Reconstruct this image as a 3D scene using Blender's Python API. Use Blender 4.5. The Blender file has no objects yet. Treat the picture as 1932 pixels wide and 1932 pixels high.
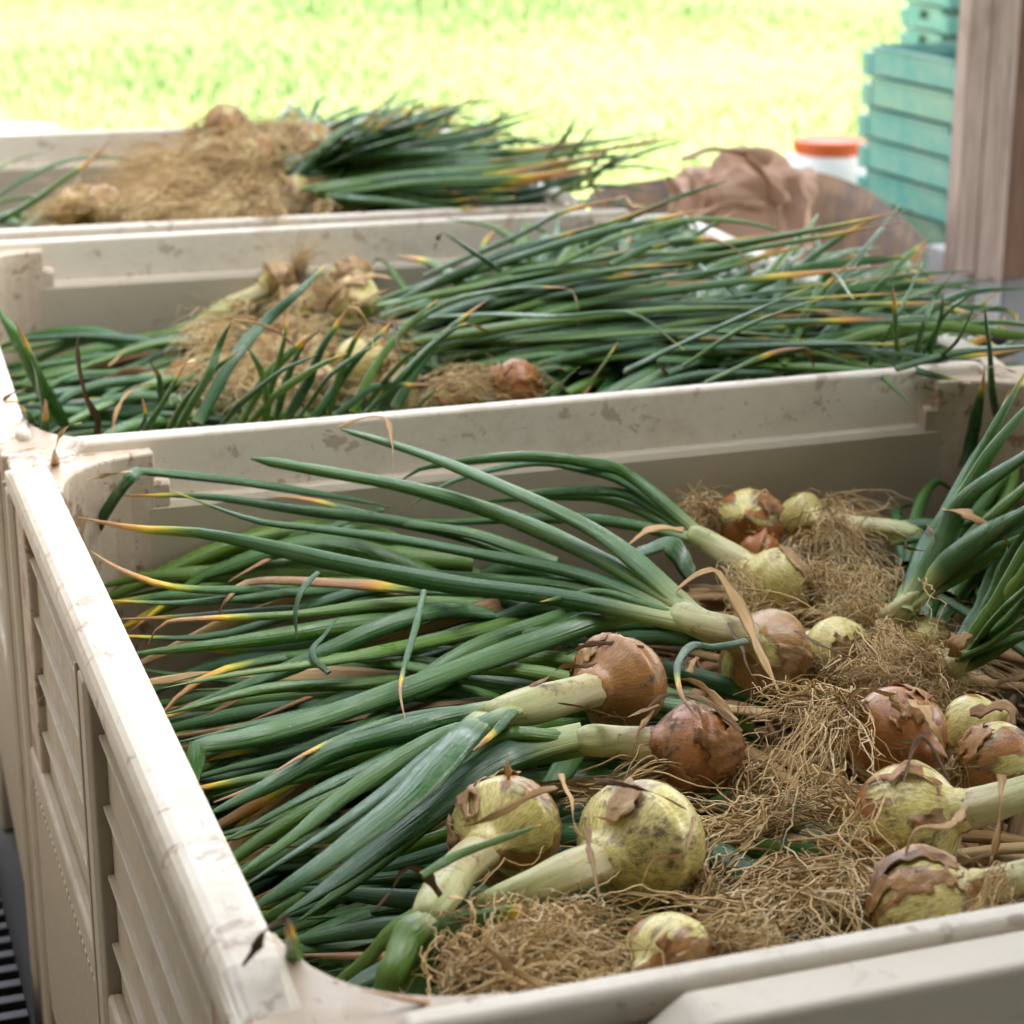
import bpy, math, random
import numpy as np
from mathutils import Vector, Matrix, Quaternion
rng = np.random.default_rng(7); random.seed(7)
S = bpy.context.scene; COL = S.collection
RIM = 0.74                                   # height of the bins' rims above the shed floor
# ------------------------------------------------------------------ camera
PIT, YAW, FPX = math.radians(17.691), math.radians(18.985), 4005.0
CAM = np.array([-.1792, -.9073, .5839 + RIM])
cam = bpy.data.cameras.new('camera'); co = bpy.data.objects.new('camera', cam); COL.objects.link(co)
co.location = CAM; co.rotation_euler = (math.pi/2 - PIT, 0, -YAW)
cam.sensor_width = 36; cam.lens = FPX/1932*36; cam.clip_start = .05; cam.clip_end = 600
cam.dof.use_dof = True; cam.dof.focus_distance = 1.7; cam.dof.aperture_fstop = 8.5
S.camera = co
# ------------------------------------------------------------------ world, sun, exposure
w = bpy.data.worlds.new('World'); S.world = w; w.use_nodes = True
nt = w.node_tree; bg = nt.nodes['Background']; sky = nt.nodes.new('ShaderNodeTexSky')
SUN_EL, SUN_AZ = math.radians(50), math.radians(95)       # azimuth clockwise from +Y
sky.sky_type = 'NISHITA'; sky.sun_disc = False; sky.sun_elevation = SUN_EL; sky.sun_rotation = SUN_AZ
sky.dust_density = 3.0; sky.air_density = 1.0
hz = nt.nodes.new('ShaderNodeHueSaturation'); hz.inputs['Saturation'].default_value = .35        # a pale hazy sky
nt.links.new(sky.outputs[0], hz.inputs['Color']); nt.links.new(hz.outputs[0], bg.inputs[0]); bg.inputs[1].default_value = .15
sl = bpy.data.lights.new('sun', 'SUN'); sl.energy = 4.0; sl.angle = math.radians(.5); sl.color = (1, .94, .84)
so = bpy.data.objects.new('sun', sl); COL.objects.link(so)
sd = Vector((math.sin(SUN_AZ)*math.cos(SUN_EL), math.cos(SUN_AZ)*math.cos(SUN_EL), math.sin(SUN_EL)))
so.rotation_euler = sd.to_track_quat('Z', 'Y').to_euler()
S.view_settings.view_transform = 'Standard'; S.view_settings.look = 'None'
S.view_settings.exposure = 2.85; S.view_settings.gamma = 1
S.render.engine = 'CYCLES'; S.cycles.use_denoising = True; S.cycles.max_bounces = 8
# ------------------------------------------------------------------ picture point -> place
_F = np.array([math.sin(YAW)*math.cos(PIT), math.cos(YAW)*math.cos(PIT), -math.sin(PIT)])
_R = np.array([math.cos(YAW), -math.sin(YAW), 0.]); _U = np.cross(_R, _F)
def ray(px, py): return _F + _R*(px-966)/FPX - _U*(py-966)/FPX
def atz(px, py, z): r = ray(px, py); return CAM + r*(z-CAM[2])/r[2]
def atY(px, py, Y): r = ray(px, py); return CAM + r*(Y-CAM[1])/r[1]
def atX(px, py, X): r = ray(px, py); return CAM + r*(X-CAM[0])/r[0]
def atD(px, py, d): return CAM + ray(px, py)*d
def dep(P): return float((np.asarray(P)-CAM) @ _F)
BOX = {1: (.055, 1.145, 1.15), 2: (.05, 1.16, 2.36), 3: (-.02, 1.12, 3.56)}
def at(b, px, py, h):
    """point at height h cm over bin b's rim, kept inside that bin's walls"""
    x0, x1, y1 = BOX[b]; P = atz(px, py, RIM + h*.01)
    if P[1] > y1: P = atY(px, py, y1)
    if h < 0:
        if P[0] < x0: P = atX(px, py, x0)
        if P[0] > x1 and h < -3: P = atX(px, py, x1)
    return P
REG = {0: (1, 0, 0), 1: (.5, 0, 125), 2: (.5, 966, 0), 3: (.3893, 0, 752), 4: (.3893, 0, 1253), 5: (.3513, 668.5, 1253),
       6: (.3945, 1253, 1170), 7: (.4809, 1003, 836), 8: (.3893, 334, 1671), 9: (.2163, 1588, 627)}
def rg(r, x, y): s, ox, oy = REG[r]; return ox+x*s, oy+y*s
# ------------------------------------------------------------------ objects
def link(o, parent=None):
    COL.objects.link(o)
    if parent is not None: o.parent = parent
    return o
def empty(name, loc=(0, 0, 0), rz=0, label=None, cat=None, group=None):
    o = bpy.data.objects.new(name, None); o.location = loc; o.rotation_euler = (0, 0, rz); o.empty_display_size = .05
    return tag(link(o), label, cat, group)
def tag(o, label=None, cat=None, group=None, kind=None):
    for k, v in (('label', label), ('category', cat), ('group', group), ('kind', kind)):
        if v: o[k] = v
    return o
def mesh(name, V, Fc, mat, parent=None, smooth=True, attrs=None, bevel=0, seg=2, loc=None):
    me = bpy.data.meshes.new(name); V = np.asarray(V, dtype=np.float32)
    if isinstance(Fc, np.ndarray):
        n, k = Fc.shape; me.vertices.add(len(V)); me.vertices.foreach_set('co', V.ravel())
        me.loops.add(n*k); me.loops.foreach_set('vertex_index', Fc.ravel().astype(np.int32))
        me.polygons.add(n); me.polygons.foreach_set('loop_start', np.arange(0, n*k, k, dtype=np.int32))
        me.polygons.foreach_set('loop_total', np.full(n, k, dtype=np.int32)); me.update(calc_edges=True)
    else:
        me.from_pydata(V.tolist(), [], Fc)
    if smooth and len(me.polygons): me.polygons.foreach_set('use_smooth', np.ones(len(me.polygons), dtype=bool))
    for k, v in (attrs or {}).items():
        a = me.attributes.new(k, 'FLOAT', 'POINT'); a.data.foreach_set('value', np.asarray(v, dtype=np.float32))
    me.materials.append(mat)
    o = bpy.data.objects.new(name, me); link(o, parent)
    if loc is not None: o.location = loc
    if bevel:
        m = o.modifiers.new('b', 'BEVEL'); m.width = bevel; m.segments = seg; m.limit_method = 'ANGLE'; m.angle_limit = .6
    return o
class MB:
    def __init__(s): s.V = []; s.F = []
    def add(s, V, F):
        n = len(s.V); s.V += [tuple(v) for v in V]; s.F += [tuple(i+n for i in f) for f in F]; return s
    def box(s, a, b):
        (x0, y0, z0), (x1, y1, z1) = a, b
        return s.add([(x0, y0, z0), (x1, y0, z0), (x1, y1, z0), (x0, y1, z0), (x0, y0, z1), (x1, y0, z1), (x1, y1, z1), (x0, y1, z1)],
                     [(0, 3, 2, 1), (4, 5, 6, 7), (0, 1, 5, 4), (1, 2, 6, 5), (2, 3, 7, 6), (3, 0, 4, 7)])
    def prism(s, poly, fn, t0, t1):
        """poly of (a, b) swept from t0 to t1; fn(a, b, t) -> point"""
        n = len(poly); V = [fn(a, b, t0) for a, b in poly] + [fn(a, b, t1) for a, b in poly]
        return s.add(V, [tuple(range(n))[::-1], tuple(range(n, 2*n))] + [(i, (i+1) % n, n+(i+1) % n, n+i) for i in range(n)])
    def tube(s, path, r, k=8):
        V, F, _, _ = tube_arr(np.array(path, float), np.full(len(path), r*2.), 1., k); return s.add(V, [tuple(f) for f in F])
    def lathe(s, prof, k=24, c=(0, 0, 0)):
        V = [(c[0]+r*math.cos(2*math.pi*i/k), c[1]+r*math.sin(2*math.pi*i/k), c[2]+z) for r, z in prof for i in range(k)]
        F = [(j*k+i, j*k+(i+1) % k, (j+1)*k+(i+1) % k, (j+1)*k+i) for j in range(len(prof)-1) for i in range(k)]
        return s.add(V, F)
    def build(s, name, mat, parent=None, **kw): 
        o = mesh(name, s.V, s.F, mat, parent, **{**dict(smooth=False), **kw})
        return o
def smooth_path(P, n):
    P = np.asarray(P, float)
    if len(P) == 2: P = np.array([P[0], (P[0]+P[1])/2, P[1]])
    Q = np.vstack([2*P[0]-P[1], P, 2*P[-1]-P[-2]]); d = np.linalg.norm(np.diff(P, axis=0), axis=1)
    s = np.concatenate([[0], np.cumsum(d)]); u = np.linspace(0, s[-1], n); out = np.empty((n, 3))
    for i, x in enumerate(u):
        k = min(np.searchsorted(s, x, side='right')-1, len(P)-2); t = (x-s[k])/max(d[k], 1e-9)
        a, b, c, e = Q[k], Q[k+1], Q[k+2], Q[k+3]
        out[i] = .5*((2*b)+(c-a)*t+(2*a-5*b+4*c-e)*t*t+(3*b-a-3*c+e)*t**3)
    return out
def tube_arr(P, W, flat, k=8, twist=0., up=(0, 0, 1)):
    """elliptic tube along P; W = width at each point; flat = thickness / width. -> V, quads, t, u"""
    n = len(P); T = np.gradient(P, axis=0); T /= np.linalg.norm(T, axis=1)[:, None]+1e-9
    B = np.empty_like(T); b = np.cross(T[0], up)
    if np.linalg.norm(b) < .15: b = np.cross(T[0], (1, .3, 0))
    for i in range(n):
        b = b - T[i]*(b@T[i]); b /= np.linalg.norm(b)+1e-9; B[i] = b
        c = np.cross(T[i], up)
        if np.linalg.norm(c) > .35: b = b*.8+c/np.linalg.norm(c)*.2*(1 if c@b > 0 else -1)
    N = np.cross(B, T); th = np.linspace(0, twist, n) if np.isscalar(twist) else twist
    B, N = B*np.cos(th)[:, None]+N*np.sin(th)[:, None], N*np.cos(th)[:, None]-B*np.sin(th)[:, None]
    a = np.arange(k)/k*2*math.pi
    fl = np.full(n, flat) if np.isscalar(flat) else flat
    V = P[:, None]+(W[:, None, None]/2)*(np.cos(a)[None, :, None]*B[:, None]+np.sin(a)[None, :, None]*fl[:, None, None]*N[:, None])
    i = np.arange(n-1)[:, None]*k; j = np.arange(k)[None]; j2 = (j+1) % k
    F = np.stack([i+j, i+j2, i+k+j2, i+k+j], -1).reshape(-1, 4)
    return V.reshape(-1, 3), F, np.repeat(np.linspace(0, 1, n), k), np.tile(np.arange(k)/k, n)
# ------------------------------------------------------------------ materials
class NT:
    def __init__(s, name, rough=.5, spec=.5):
        s.m = bpy.data.materials.new(name); s.m.use_nodes = True; s.t = s.m.node_tree
        s.b = s.t.nodes['Principled BSDF']; s.b.inputs['Roughness'].default_value = rough
        s.b.inputs['Specular IOR Level'].default_value = spec
        s.co = None
    def n(s, t, **kw):
        x = s.t.nodes.new(t)
        for k, v in kw.items(): setattr(x, k, v)
        return x
    def set(s, sock, v):
        if hasattr(v, 'is_output') or isinstance(v, bpy.types.NodeSocket): s.t.links.new(v, sock)
        else: sock.default_value = (*v, 1) if isinstance(v, tuple) and len(v) == 3 and sock.type == 'RGBA' else v
    def attr(s, name, typ='GEOMETRY'):
        return s.n('ShaderNodeAttribute', attribute_name=name, attribute_type=typ).outputs['Fac']
    def coord(s, scale=(1, 1, 1), kind='Object'):
        m = s.n('ShaderNodeMapping'); s.t.links.new(s.n('ShaderNodeTexCoord').outputs[kind], m.inputs[0]); m.inputs['Scale'].default_value = scale
        return m.outputs[0]
    def rand(s): return s.n('ShaderNodeObjectInfo').outputs['Random']
    def vadd(s, a, b):
        x = s.n('ShaderNodeVectorMath', operation='ADD'); s.set(x.inputs[0], a); s.set(x.inputs[1], b); return x.outputs[0]
    def xyz(s, x, y, z):
        c = s.n('ShaderNodeCombineXYZ')
        for i, v in enumerate((x, y, z)): s.set(c.inputs[i], v)
        return c.outputs[0]
    def noise(s, vec, scale, detail=4, rough=.6, dist=0):
        x = s.n('ShaderNodeTexNoise'); s.set(x.inputs['Vector'], vec); x.inputs['Scale'].default_value = scale
        x.inputs['Detail'].default_value = detail; x.inputs['Roughness'].default_value = rough; x.inputs['Distortion'].default_value = dist
        return x.outputs['Fac']
    def vor(s, vec, scale, feature='F1'):
        x = s.n('ShaderNodeTexVoronoi', feature=feature); s.set(x.inputs['Vector'], vec); x.inputs['Scale'].default_value = scale
        return x.outputs['Distance']
    def math(s, op, a, b=0., c=0.):
        x = s.n('ShaderNodeMath', operation=op); s.set(x.inputs[0], a); s.set(x.inputs[1], b); s.set(x.inputs[2], c); return x.outputs[0]
    def step(s, v, lo, hi):
        x = s.n('ShaderNodeMapRange', interpolation_type='SMOOTHSTEP'); s.set(x.inputs['Value'], v)
        s.set(x.inputs['From Min'], lo); s.set(x.inputs['From Max'], hi); return x.outputs['Result']
    def mix(s, f, a, b):
        x = s.n('ShaderNodeMix', data_type='RGBA'); s.set(x.inputs['Factor'], f); s.set(x.inputs['A'], a) if False else None
        A = [i for i in x.inputs if i.name == 'A' and i.type == 'RGBA'][0]; B = [i for i in x.inputs if i.name == 'B' and i.type == 'RGBA'][0]
        s.set(A, a); s.set(B, b); return [o for o in x.outputs if o.type == 'RGBA'][0]
    def ramp(s, v, stops):
        x = s.n('ShaderNodeValToRGB'); s.set(x.inputs[0], v); e = x.color_ramp.elements
        while len(e) < len(stops): e.new(.5)
        for q, (p, c) in zip(e, stops): q.position = p; q.color = (*c, 1)
        return x.outputs[0]
    def bump(s, h, strength=.3, dist=.001):
        x = s.n('ShaderNodeBump'); x.inputs['Strength'].default_value = strength; x.inputs['Distance'].default_value = dist
        s.set(x.inputs['Height'], h); s.t.links.new(x.outputs[0], s.b.inputs['Normal'])
    def out(s, col, rough=None):
        s.set(s.b.inputs['Base Color'], col)
        if rough is not None: s.set(s.b.inputs['Roughness'], rough)
        return s.m
def plain(name, col, rough=.5, spec=.5, metal=0, var=.25, sc=12):
    k = NT(name, rough, spec); k.b.inputs['Metallic'].default_value = metal
    n = k.noise(k.coord(), sc, 5)
    return k.out(k.mix(n, tuple(c*(1-var) for c in col), tuple(min(1, c*(1+var)) for c in col)))
def mat_plastic(name, col, dirt, scuff):
    k = NT(name, .45, .35); c = k.coord(); big = k.noise(c, 5, 5, .65); fine = k.noise(c, 60, 6, .7)
    d = k.step(k.math('ADD', k.math('MULTIPLY', big, .7), k.math('MULTIPLY', fine, .4)), .62-dirt, .80-dirt*.6)
    sc = k.step(k.noise(k.coord((14, 200, 60)), 3, 3, .6), .66, .72)
    sc2 = k.step(k.noise(k.coord((160, 9, 60)), 3, 3, .6), .66, .72)
    blot = k.step(k.noise(c, 26, 9, .72, .4), k.math('ADD', 0., .60-scuff*.06), .63-scuff*.06)
    base = k.mix(k.noise(c, 3, 4), tuple(x*.93 for x in col), tuple(min(1, x*1.05) for x in col))
    base = k.mix(k.math('MULTIPLY', d, .2+dirt), base, (.30, .20, .11))
    base = k.mix(k.math('MULTIPLY', k.math('MAXIMUM', sc, sc2), .06+.8*scuff), base, (.15, .10, .075))
    base = k.mix(k.math('MULTIPLY', blot, .15+.75*scuff), base, (.22, .115, .055))
    k.b.inputs['Subsurface Weight'].default_value = 0
    k.bump(k.math('ADD', k.noise(c, 250, 3), k.math('MULTIPLY', fine, .6)), .12, .0008)
    return k.out(base, k.step(k.noise(c, 30), -.2, 1.2))
def mat_leaf():
    k = NT('onion_leaf', .38, .5); t = k.attr('t'); u = k.attr('u'); tip = k.attr('tip'); seed = k.attr('seed')
    v = k.xyz(k.math('MULTIPLY', u, 26.), k.math('MULTIPLY', t, 5.), k.math('MULTIPLY', seed, 50.))
    stripe = k.noise(v, 1., 3, .55)
    big = k.noise(k.xyz(k.math('MULTIPLY', u, 2.), k.math('MULTIPLY', t, 7.), k.math('MULTIPLY', seed, 90.)), 1., 4, .6)
    g = k.ramp(seed, [(0, (.019, .085, .024)), (.35, (.034, .132, .017)), (.7, (.066, .18, .015)), (1, (.14, .25, .017))])
    g = k.mix(k.step(stripe, .3, .75), k.mix(.5, g, (.012, .045, .012)), k.mix(.18, g, (.11, .22, .07)))
    g = k.mix(k.math('MULTIPLY', k.step(big, .55, .8), .5), g, (.10, .17, .03))
    vs = k.vor(k.xyz(k.math('MULTIPLY', u, 9.), k.math('MULTIPLY', t, 60.), k.math('MULTIPLY', seed, 70.)), 1.)
    g = k.mix(k.math('MULTIPLY', k.step(vs, .13, .05), .45), g, (.34, .40, .24))
    base = k.step(k.math('ADD', t, k.math('SUBTRACT', k.math('MULTIPLY', stripe, .08), k.attr('pale'))), .06, -.10)
    g = k.mix(base, g, k.mix(k.step(stripe, .3, .7), (.30, .38, .11), (.48, .50, .24)))
    e = k.math('SUBTRACT', k.math('ADD', t, k.math('MULTIPLY', k.math('SUBTRACT', big, .5), .22)), tip)
    dry = k.ramp(k.step(e, -.10, .12), [(0, (.06, .14, .02)), (.3, (.30, .34, .02)), (.5, (.66, .46, .025)), (.72, (.62, .29, .045)), (1, (.42, .23, .10))])
    col = k.mix(k.step(e, -.10, -.03), g, dry)
    k.bump(k.math('ADD', stripe, k.math('MULTIPLY', big, .5)), .6, .0018)
    return k.out(col, k.math('ADD', .25, k.math('MULTIPLY', k.step(big, .35, .65), .30)))
def mat_dry():
    k = NT('dry_leaf', .7, .25); t = k.attr('t'); u = k.attr('u'); seed = k.attr('seed')
    s = k.noise(k.xyz(k.math('MULTIPLY', u, 14.), k.math('MULTIPLY', t, 4.), k.math('MULTIPLY', seed, 50.)), 1., 4, .65)
    tone = k.math('ADD', k.math('MULTIPLY', s, .75), k.math('MULTIPLY', k.math('SUBTRACT', seed, .5), .8))
    k.bump(s, .6, .0015)
    return k.out(k.ramp(tone, [(.05, (.10, .055, .028)), (.3, (.30, .175, .075)), (.6, (.50, .32, .14)), (.9, (.66, .48, .26))]))
def mat_root():
    k = NT('onion_root', .75, .2); seed = k.attr('seed'); t = k.attr('t')
    c = k.ramp(seed, [(0, (.26, .15, .055)), (.3, (.52, .345, .15)), (.7, (.68, .50, .25)), (1, (.78, .66, .43))])
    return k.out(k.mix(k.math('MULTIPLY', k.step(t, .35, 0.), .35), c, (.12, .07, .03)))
def mat_bulb():
    k = NT('onion_bulb', .4, .5); tc = k.n('ShaderNodeTexCoord').outputs['Object']; sp = k.n('ShaderNodeSeparateXYZ'); k.t.links.new(tc, sp.inputs[0])
    rnd = k.math('MULTIPLY', k.rand(), 40.); x, y, z = sp.outputs
    r = k.math('ADD', k.math('SQRT', k.math('ADD', k.math('MULTIPLY', x, x), k.math('MULTIPLY', y, y))), .004)
    mer = k.xyz(k.math('ADD', k.math('DIVIDE', x, r), rnd), k.math('DIVIDE', y, r), k.math('MULTIPLY', z, 9.))
    mer2 = k.xyz(k.math('ADD', k.math('DIVIDE', x, r), rnd), k.math('DIVIDE', y, r), k.math('MULTIPLY', z, 13.))
    veins = k.noise(mer, 22., 4, .65, .15); soft = k.noise(mer2, 1.15, 5, .55, .3); off = k.vadd(tc, k.xyz(rnd, rnd, 0.)); d1 = k.noise(off, 36, 8, .72, .5); d2 = k.noise(off, 170, 5, .75)
    tan, hue, dirt = k.attr('tan', 'OBJECT'), k.attr('hue', 'OBJECT'), k.attr('dirt', 'OBJECT')
    pale = k.mix(k.step(veins, .36, .62), (.52, .44, .13), (.78, .68, .28))
    thr = k.math('SUBTRACT', .82, k.math('MULTIPLY', tan, .52))
    skin = k.mix(hue, (.56, .36, .13), (.50, .18, .045)); skin = k.mix(k.step(veins, .35, .75), k.mix(.5, skin, (.15, .06, .025)), skin)
    skin = k.mix(k.math('MULTIPLY', k.step(d1, .5, .75), .5), skin, (.52, .36, .17))
    e = k.math('SUBTRACT', soft, thr); col = k.mix(k.step(e, -.012, .012), pale, skin)
    edge = k.math('MULTIPLY', k.step(e, -.05, -.005), k.step(e, .03, .0)); col = k.mix(k.math('MULTIPLY', edge, .6), col, (.13, .065, .03))
    sec = k.noise(k.vadd(mer2, (7., 3., 0.)), 1.9, 6, .65, .3); col = k.mix(k.math('MULTIPLY', k.step(sec, .66, .68), k.math('MULTIPLY', tan, .8)), col, (.17, .085, .045))
    dd = k.math('ADD', k.math('MULTIPLY', d1, .7), k.math('MULTIPLY', d2, .35))
    lo = k.math('SUBTRACT', .665, k.math('MULTIPLY', dirt, .20))
    dm = k.step(dd, lo, k.math('ADD', lo, .12)); col = k.mix(k.math('MULTIPLY', dm, .85), col, (.055, .036, .022))
    sm = k.step(k.noise(off, 18, 5, .7), k.math('SUBTRACT', .66, k.math('MULTIPLY', dirt, .22)), .85); col = k.mix(k.math('MULTIPLY', sm, .6), col, (.13, .085, .045))
    k.bump(k.math('ADD', k.math('MULTIPLY', veins, .5), k.math('ADD', d1, k.math('MULTIPLY', dm, .5))), .4, .0015)
    return k.out(col, k.math('ADD', .22, k.math('MULTIPLY', dm, .55)))
def mat_skin():
    k = NT('papery_skin', .42, .45); tc = k.n('ShaderNodeTexCoord').outputs['Object']; sp = k.n('ShaderNodeSeparateXYZ'); k.t.links.new(tc, sp.inputs[0]); x, y, z = sp.outputs
    rnd = k.math('MULTIPLY', k.rand(), 40.); hue = k.attr('hue', 'OBJECT'); r = k.math('ADD', k.math('SQRT', k.math('ADD', k.math('MULTIPLY', x, x), k.math('MULTIPLY', y, y))), .004)
    mer = k.xyz(k.math('ADD', k.math('DIVIDE', x, r), rnd), k.math('DIVIDE', y, r), k.math('MULTIPLY', z, 9.)); v = k.noise(mer, 15., 4, .65, .2); s = k.noise(k.vadd(tc, k.xyz(rnd, rnd, 0.)), 38, 7, .72, .4); big = k.noise(k.vadd(tc, k.xyz(rnd, 0., rnd)), 17, 4, .6)
    col = k.mix(hue, (.58, .40, .18), (.50, .23, .07)); col = k.mix(k.step(big, .52, .72), col, k.mix(hue, (.22, .13, .07), (.26, .10, .045)))
    col = k.mix(k.step(v, .35, .75), k.mix(.5, col, (.12, .06, .03)), col); col = k.mix(k.math('MULTIPLY', k.step(s, .55, .68), .75), col, (.07, .045, .03))
    k.bump(k.math('ADD', v, s), .5, .0015); return k.out(col)
def mat_neck():
    k = NT('onion_neck', .42, .45); t = k.attr('t'); u = k.attr('u'); seed = k.attr('seed')
    s = k.noise(k.xyz(k.math('MULTIPLY', u, 30.), k.math('MULTIPLY', t, 3.), k.math('MULTIPLY', seed, 50.)), 1., 4, .6)
    b = k.noise(k.coord(), 55, 6, .7); fl = k.noise(k.coord(), 240, 4, .7)
    c = k.mix(k.step(k.math('ADD', t, k.math('MULTIPLY', s, .3)), .25, 1.15), (.50, .41, .20), (.30, .36, .10))
    c = k.mix(k.step(s, .35, .75), k.mix(.5, c, (.62, .58, .34)), c)
    c = k.mix(k.math('MULTIPLY', k.step(b, .53, .66), .7), c, (.30, .18, .09))
    c = k.mix(k.math('MULTIPLY', k.step(k.math('ADD', k.math('MULTIPLY', b, .5), k.math('MULTIPLY', fl, .5)), .55, .65), .75), c, (.07, .045, .027))
    k.bump(s, .4, .0012); return k.out(c)
def mat_grass():
    k = NT('meadow_grass', .6, .2); p = k.n('ShaderNodeNewGeometry').outputs['Position']; a = k.noise(p, .38, 5, .65); s = k.attr('seed')
    c = k.mix(k.step(a, .38, .62), (.080, .155, .050), (.145, .195, .060)); return k.out(k.mix(k.math('MULTIPLY', s, .5), c, (.22, .25, .09)))
def mat_field():
    k = NT('field_ground', .9, .1); p = k.n('ShaderNodeNewGeometry').outputs['Position']; a = k.noise(p, .55, 4, .6); b = k.noise(p, 5, 5, .6)
    return k.out(k.mix(k.step(b, .3, .7), k.mix(k.step(a, .38, .62), (.085, .155, .05), (.145, .19, .06)), (.13, .17, .055)))
def mat_wood(name, c0, c1, along='z'):
    k = NT(name, .75, .2); sc = {'z': (30, 30, 2.2), 'x': (2.2, 30, 30)}[along]
    rv = k.math('MULTIPLY', k.rand(), 9.); vec = k.vadd(k.coord(sc), k.xyz(rv, rv, rv)); g = k.noise(vec, 2.2, 6, .65, .8); kn = k.noise(k.coord(), 9, 3)
    c = k.mix(k.step(g, .3, .72), c0, c1); c = k.mix(k.math('MULTIPLY', k.step(g, .66, .74), .7), c, tuple(x*.35 for x in c0))
    k.bump(g, .4, .002); return k.out(k.mix(k.math('MULTIPLY', k.step(kn, .55, .75), .35), c, tuple(x*.6 for x in c0)))
def mat_concrete(name, col):
    k = NT(name, .85, .2); c = k.coord(); n = k.noise(c, 4, 8, .7); k.bump(k.noise(c, 60, 4), .3, .002)
    return k.out(k.mix(n, tuple(x*.7 for x in col), tuple(x*1.2 for x in col)))
M = dict(leaf=mat_leaf(), dry=mat_dry(), root=mat_root(), bulb=mat_bulb(), skin=mat_skin(), neck=mat_neck(),
         bin=mat_plastic('bin_plastic_shaded', (.46, .405, .305), .05, .05), rim=mat_plastic('bin_rim_plastic_lit', (.70, .64, .53), .12, .42), ledge=mat_plastic('bin_ledge_plastic_lit', (.66, .60, .49), .03, .05),  # walls darker, rims and ledge lighter: shade and light put into one plastic's colour
         pad=mat_plastic('bin_corner_plastic', (.66, .58, .47), .34, .85), grass=mat_grass(), field=mat_field(),
         floor=mat_concrete('concrete', (.16, .15, .14)), shade_roof=plain('roof_boards', (.10, .085, .07), .8), wall=plain('dark_boards', (.07, .06, .05), .8),
         post=mat_wood('weathered_wood', (.40, .29, .24), (.62, .50, .43)), post2=mat_wood('brown_wood', (.16, .09, .06), (.25, .15, .10)),
         block=mat_concrete('white_block', (.62, .62, .64)), block2=mat_concrete('grey_block', (.33, .33, .34)),
         black=plain('black_plastic', (.015, .015, .02), .35), metal=plain('galvanised_tube', (.62, .63, .68), .3, .5, .6),
         drum=plain('white_poly', (.78, .78, .74), .4), lid=plain('orange_lid', (.75, .15, .035), .45))
# ------------------------------------------------------------------ setting
def sheet(name, x0, y0, x1, y1, z, mat, th=.2):
    return tag(MB().box((x0, y0, z-th), (x1, y1, z)).build(name, mat), kind='structure')
sheet('field_ground', -300, -300, 300, 400, -.03, M['field'])
sheet('concrete_floor', -2.2, -6, 7.5, 4.6, 0, M['floor'], .15)
k = NT('sandy_path', .9, .1); p = k.n('ShaderNodeNewGeometry').outputs['Position']
M['path'] = k.out(k.mix(k.noise(p, 3, 6, .7), (.44, .36, .30), (.62, .55, .48)))
pv = []; xs = np.linspace(-9, 1.1, 40)
for i, x in enumerate(xs):
    wob = .35*math.sin(x*1.7)+.2*math.sin(x*4.1+1); e = min(1, max(0, (1.1-x)/1.6)); pv += [(x, 9.4-.9*e+wob*.3, -.012), (x, 9.4+1.0*e+wob, -.012)]
tag(mesh('path', pv, [(2*i, 2*i+2, 2*i+3, 2*i+1) for i in range(39)], M['path']), kind='structure')
def grass():
    n = 150000; x = rng.uniform(-6, 15, n); y = 6.2+rng.random(n)**.8*20; keep = ~((x < .9) & (y > 8.2) & (y < 10.1) & (rng.random(n) < .8)); x, y = x[keep], y[keep]; n = len(x)
    h = rng.uniform(.03, .09, n)*(1+.5*np.sin(x*.9)*np.sin(y*.7)); wd = rng.uniform(.003, .007, n); a = rng.random(n)*6.283; ln = rng.normal(0, .06, (n, 2))
    b = np.stack([x, y, np.full(n, -.04)], 1); d = np.stack([np.cos(a)*wd, np.sin(a)*wd, 0*a], 1)
    m = b+np.stack([ln[:, 0]*.35, ln[:, 1]*.35, h*.6], 1); t = b+np.stack([ln[:, 0], ln[:, 1], h], 1)
    V = np.stack([b-d, b+d, m+d*.8, m-d*.8, t], 1).reshape(-1, 3); i = np.arange(n)*5
    F = [] ; q = np.concatenate([np.stack([i, i+1, i+2], 1), np.stack([i, i+2, i+3], 1), np.stack([i+3, i+2, i+4], 1)])
    s = np.repeat(rng.random(n), 5)
    tag(mesh('meadow_grass', V, q, M['grass'], attrs={'seed': s}), 'tall yellow green meadow grass beyond the shed', 'grass', kind='stuff')
grass()
sheet('shade_roof', 1.85, -5, 7.5, 6.2, 3.05, M['shade_roof'], .12)  # unseen roof, its extent shaped to keep the sun off bins and drum
sheet('added_shade_roof', -1.5, -5, 1.84, .25, 3.05, M['shade_roof'], .12)  # unseen slab added to darken the surfaces that face the camera
for nm, a_, b_, lab in (('added_back_wall', (-3.0, -5.1, 0), (7.5, -5.0, 2.93), 'unseen dark wall added at the back to cut light'), ('added_side_wall', (-1.10, -4.99, 0), (-1.0, 5.0, 2.9), 'unseen dark wall added left of the bins to block light')):  # unseen walls added to cut light from behind and from the left
    tag(MB().box(a_, b_).build(nm, M['wall']), lab, 'wall')
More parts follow.
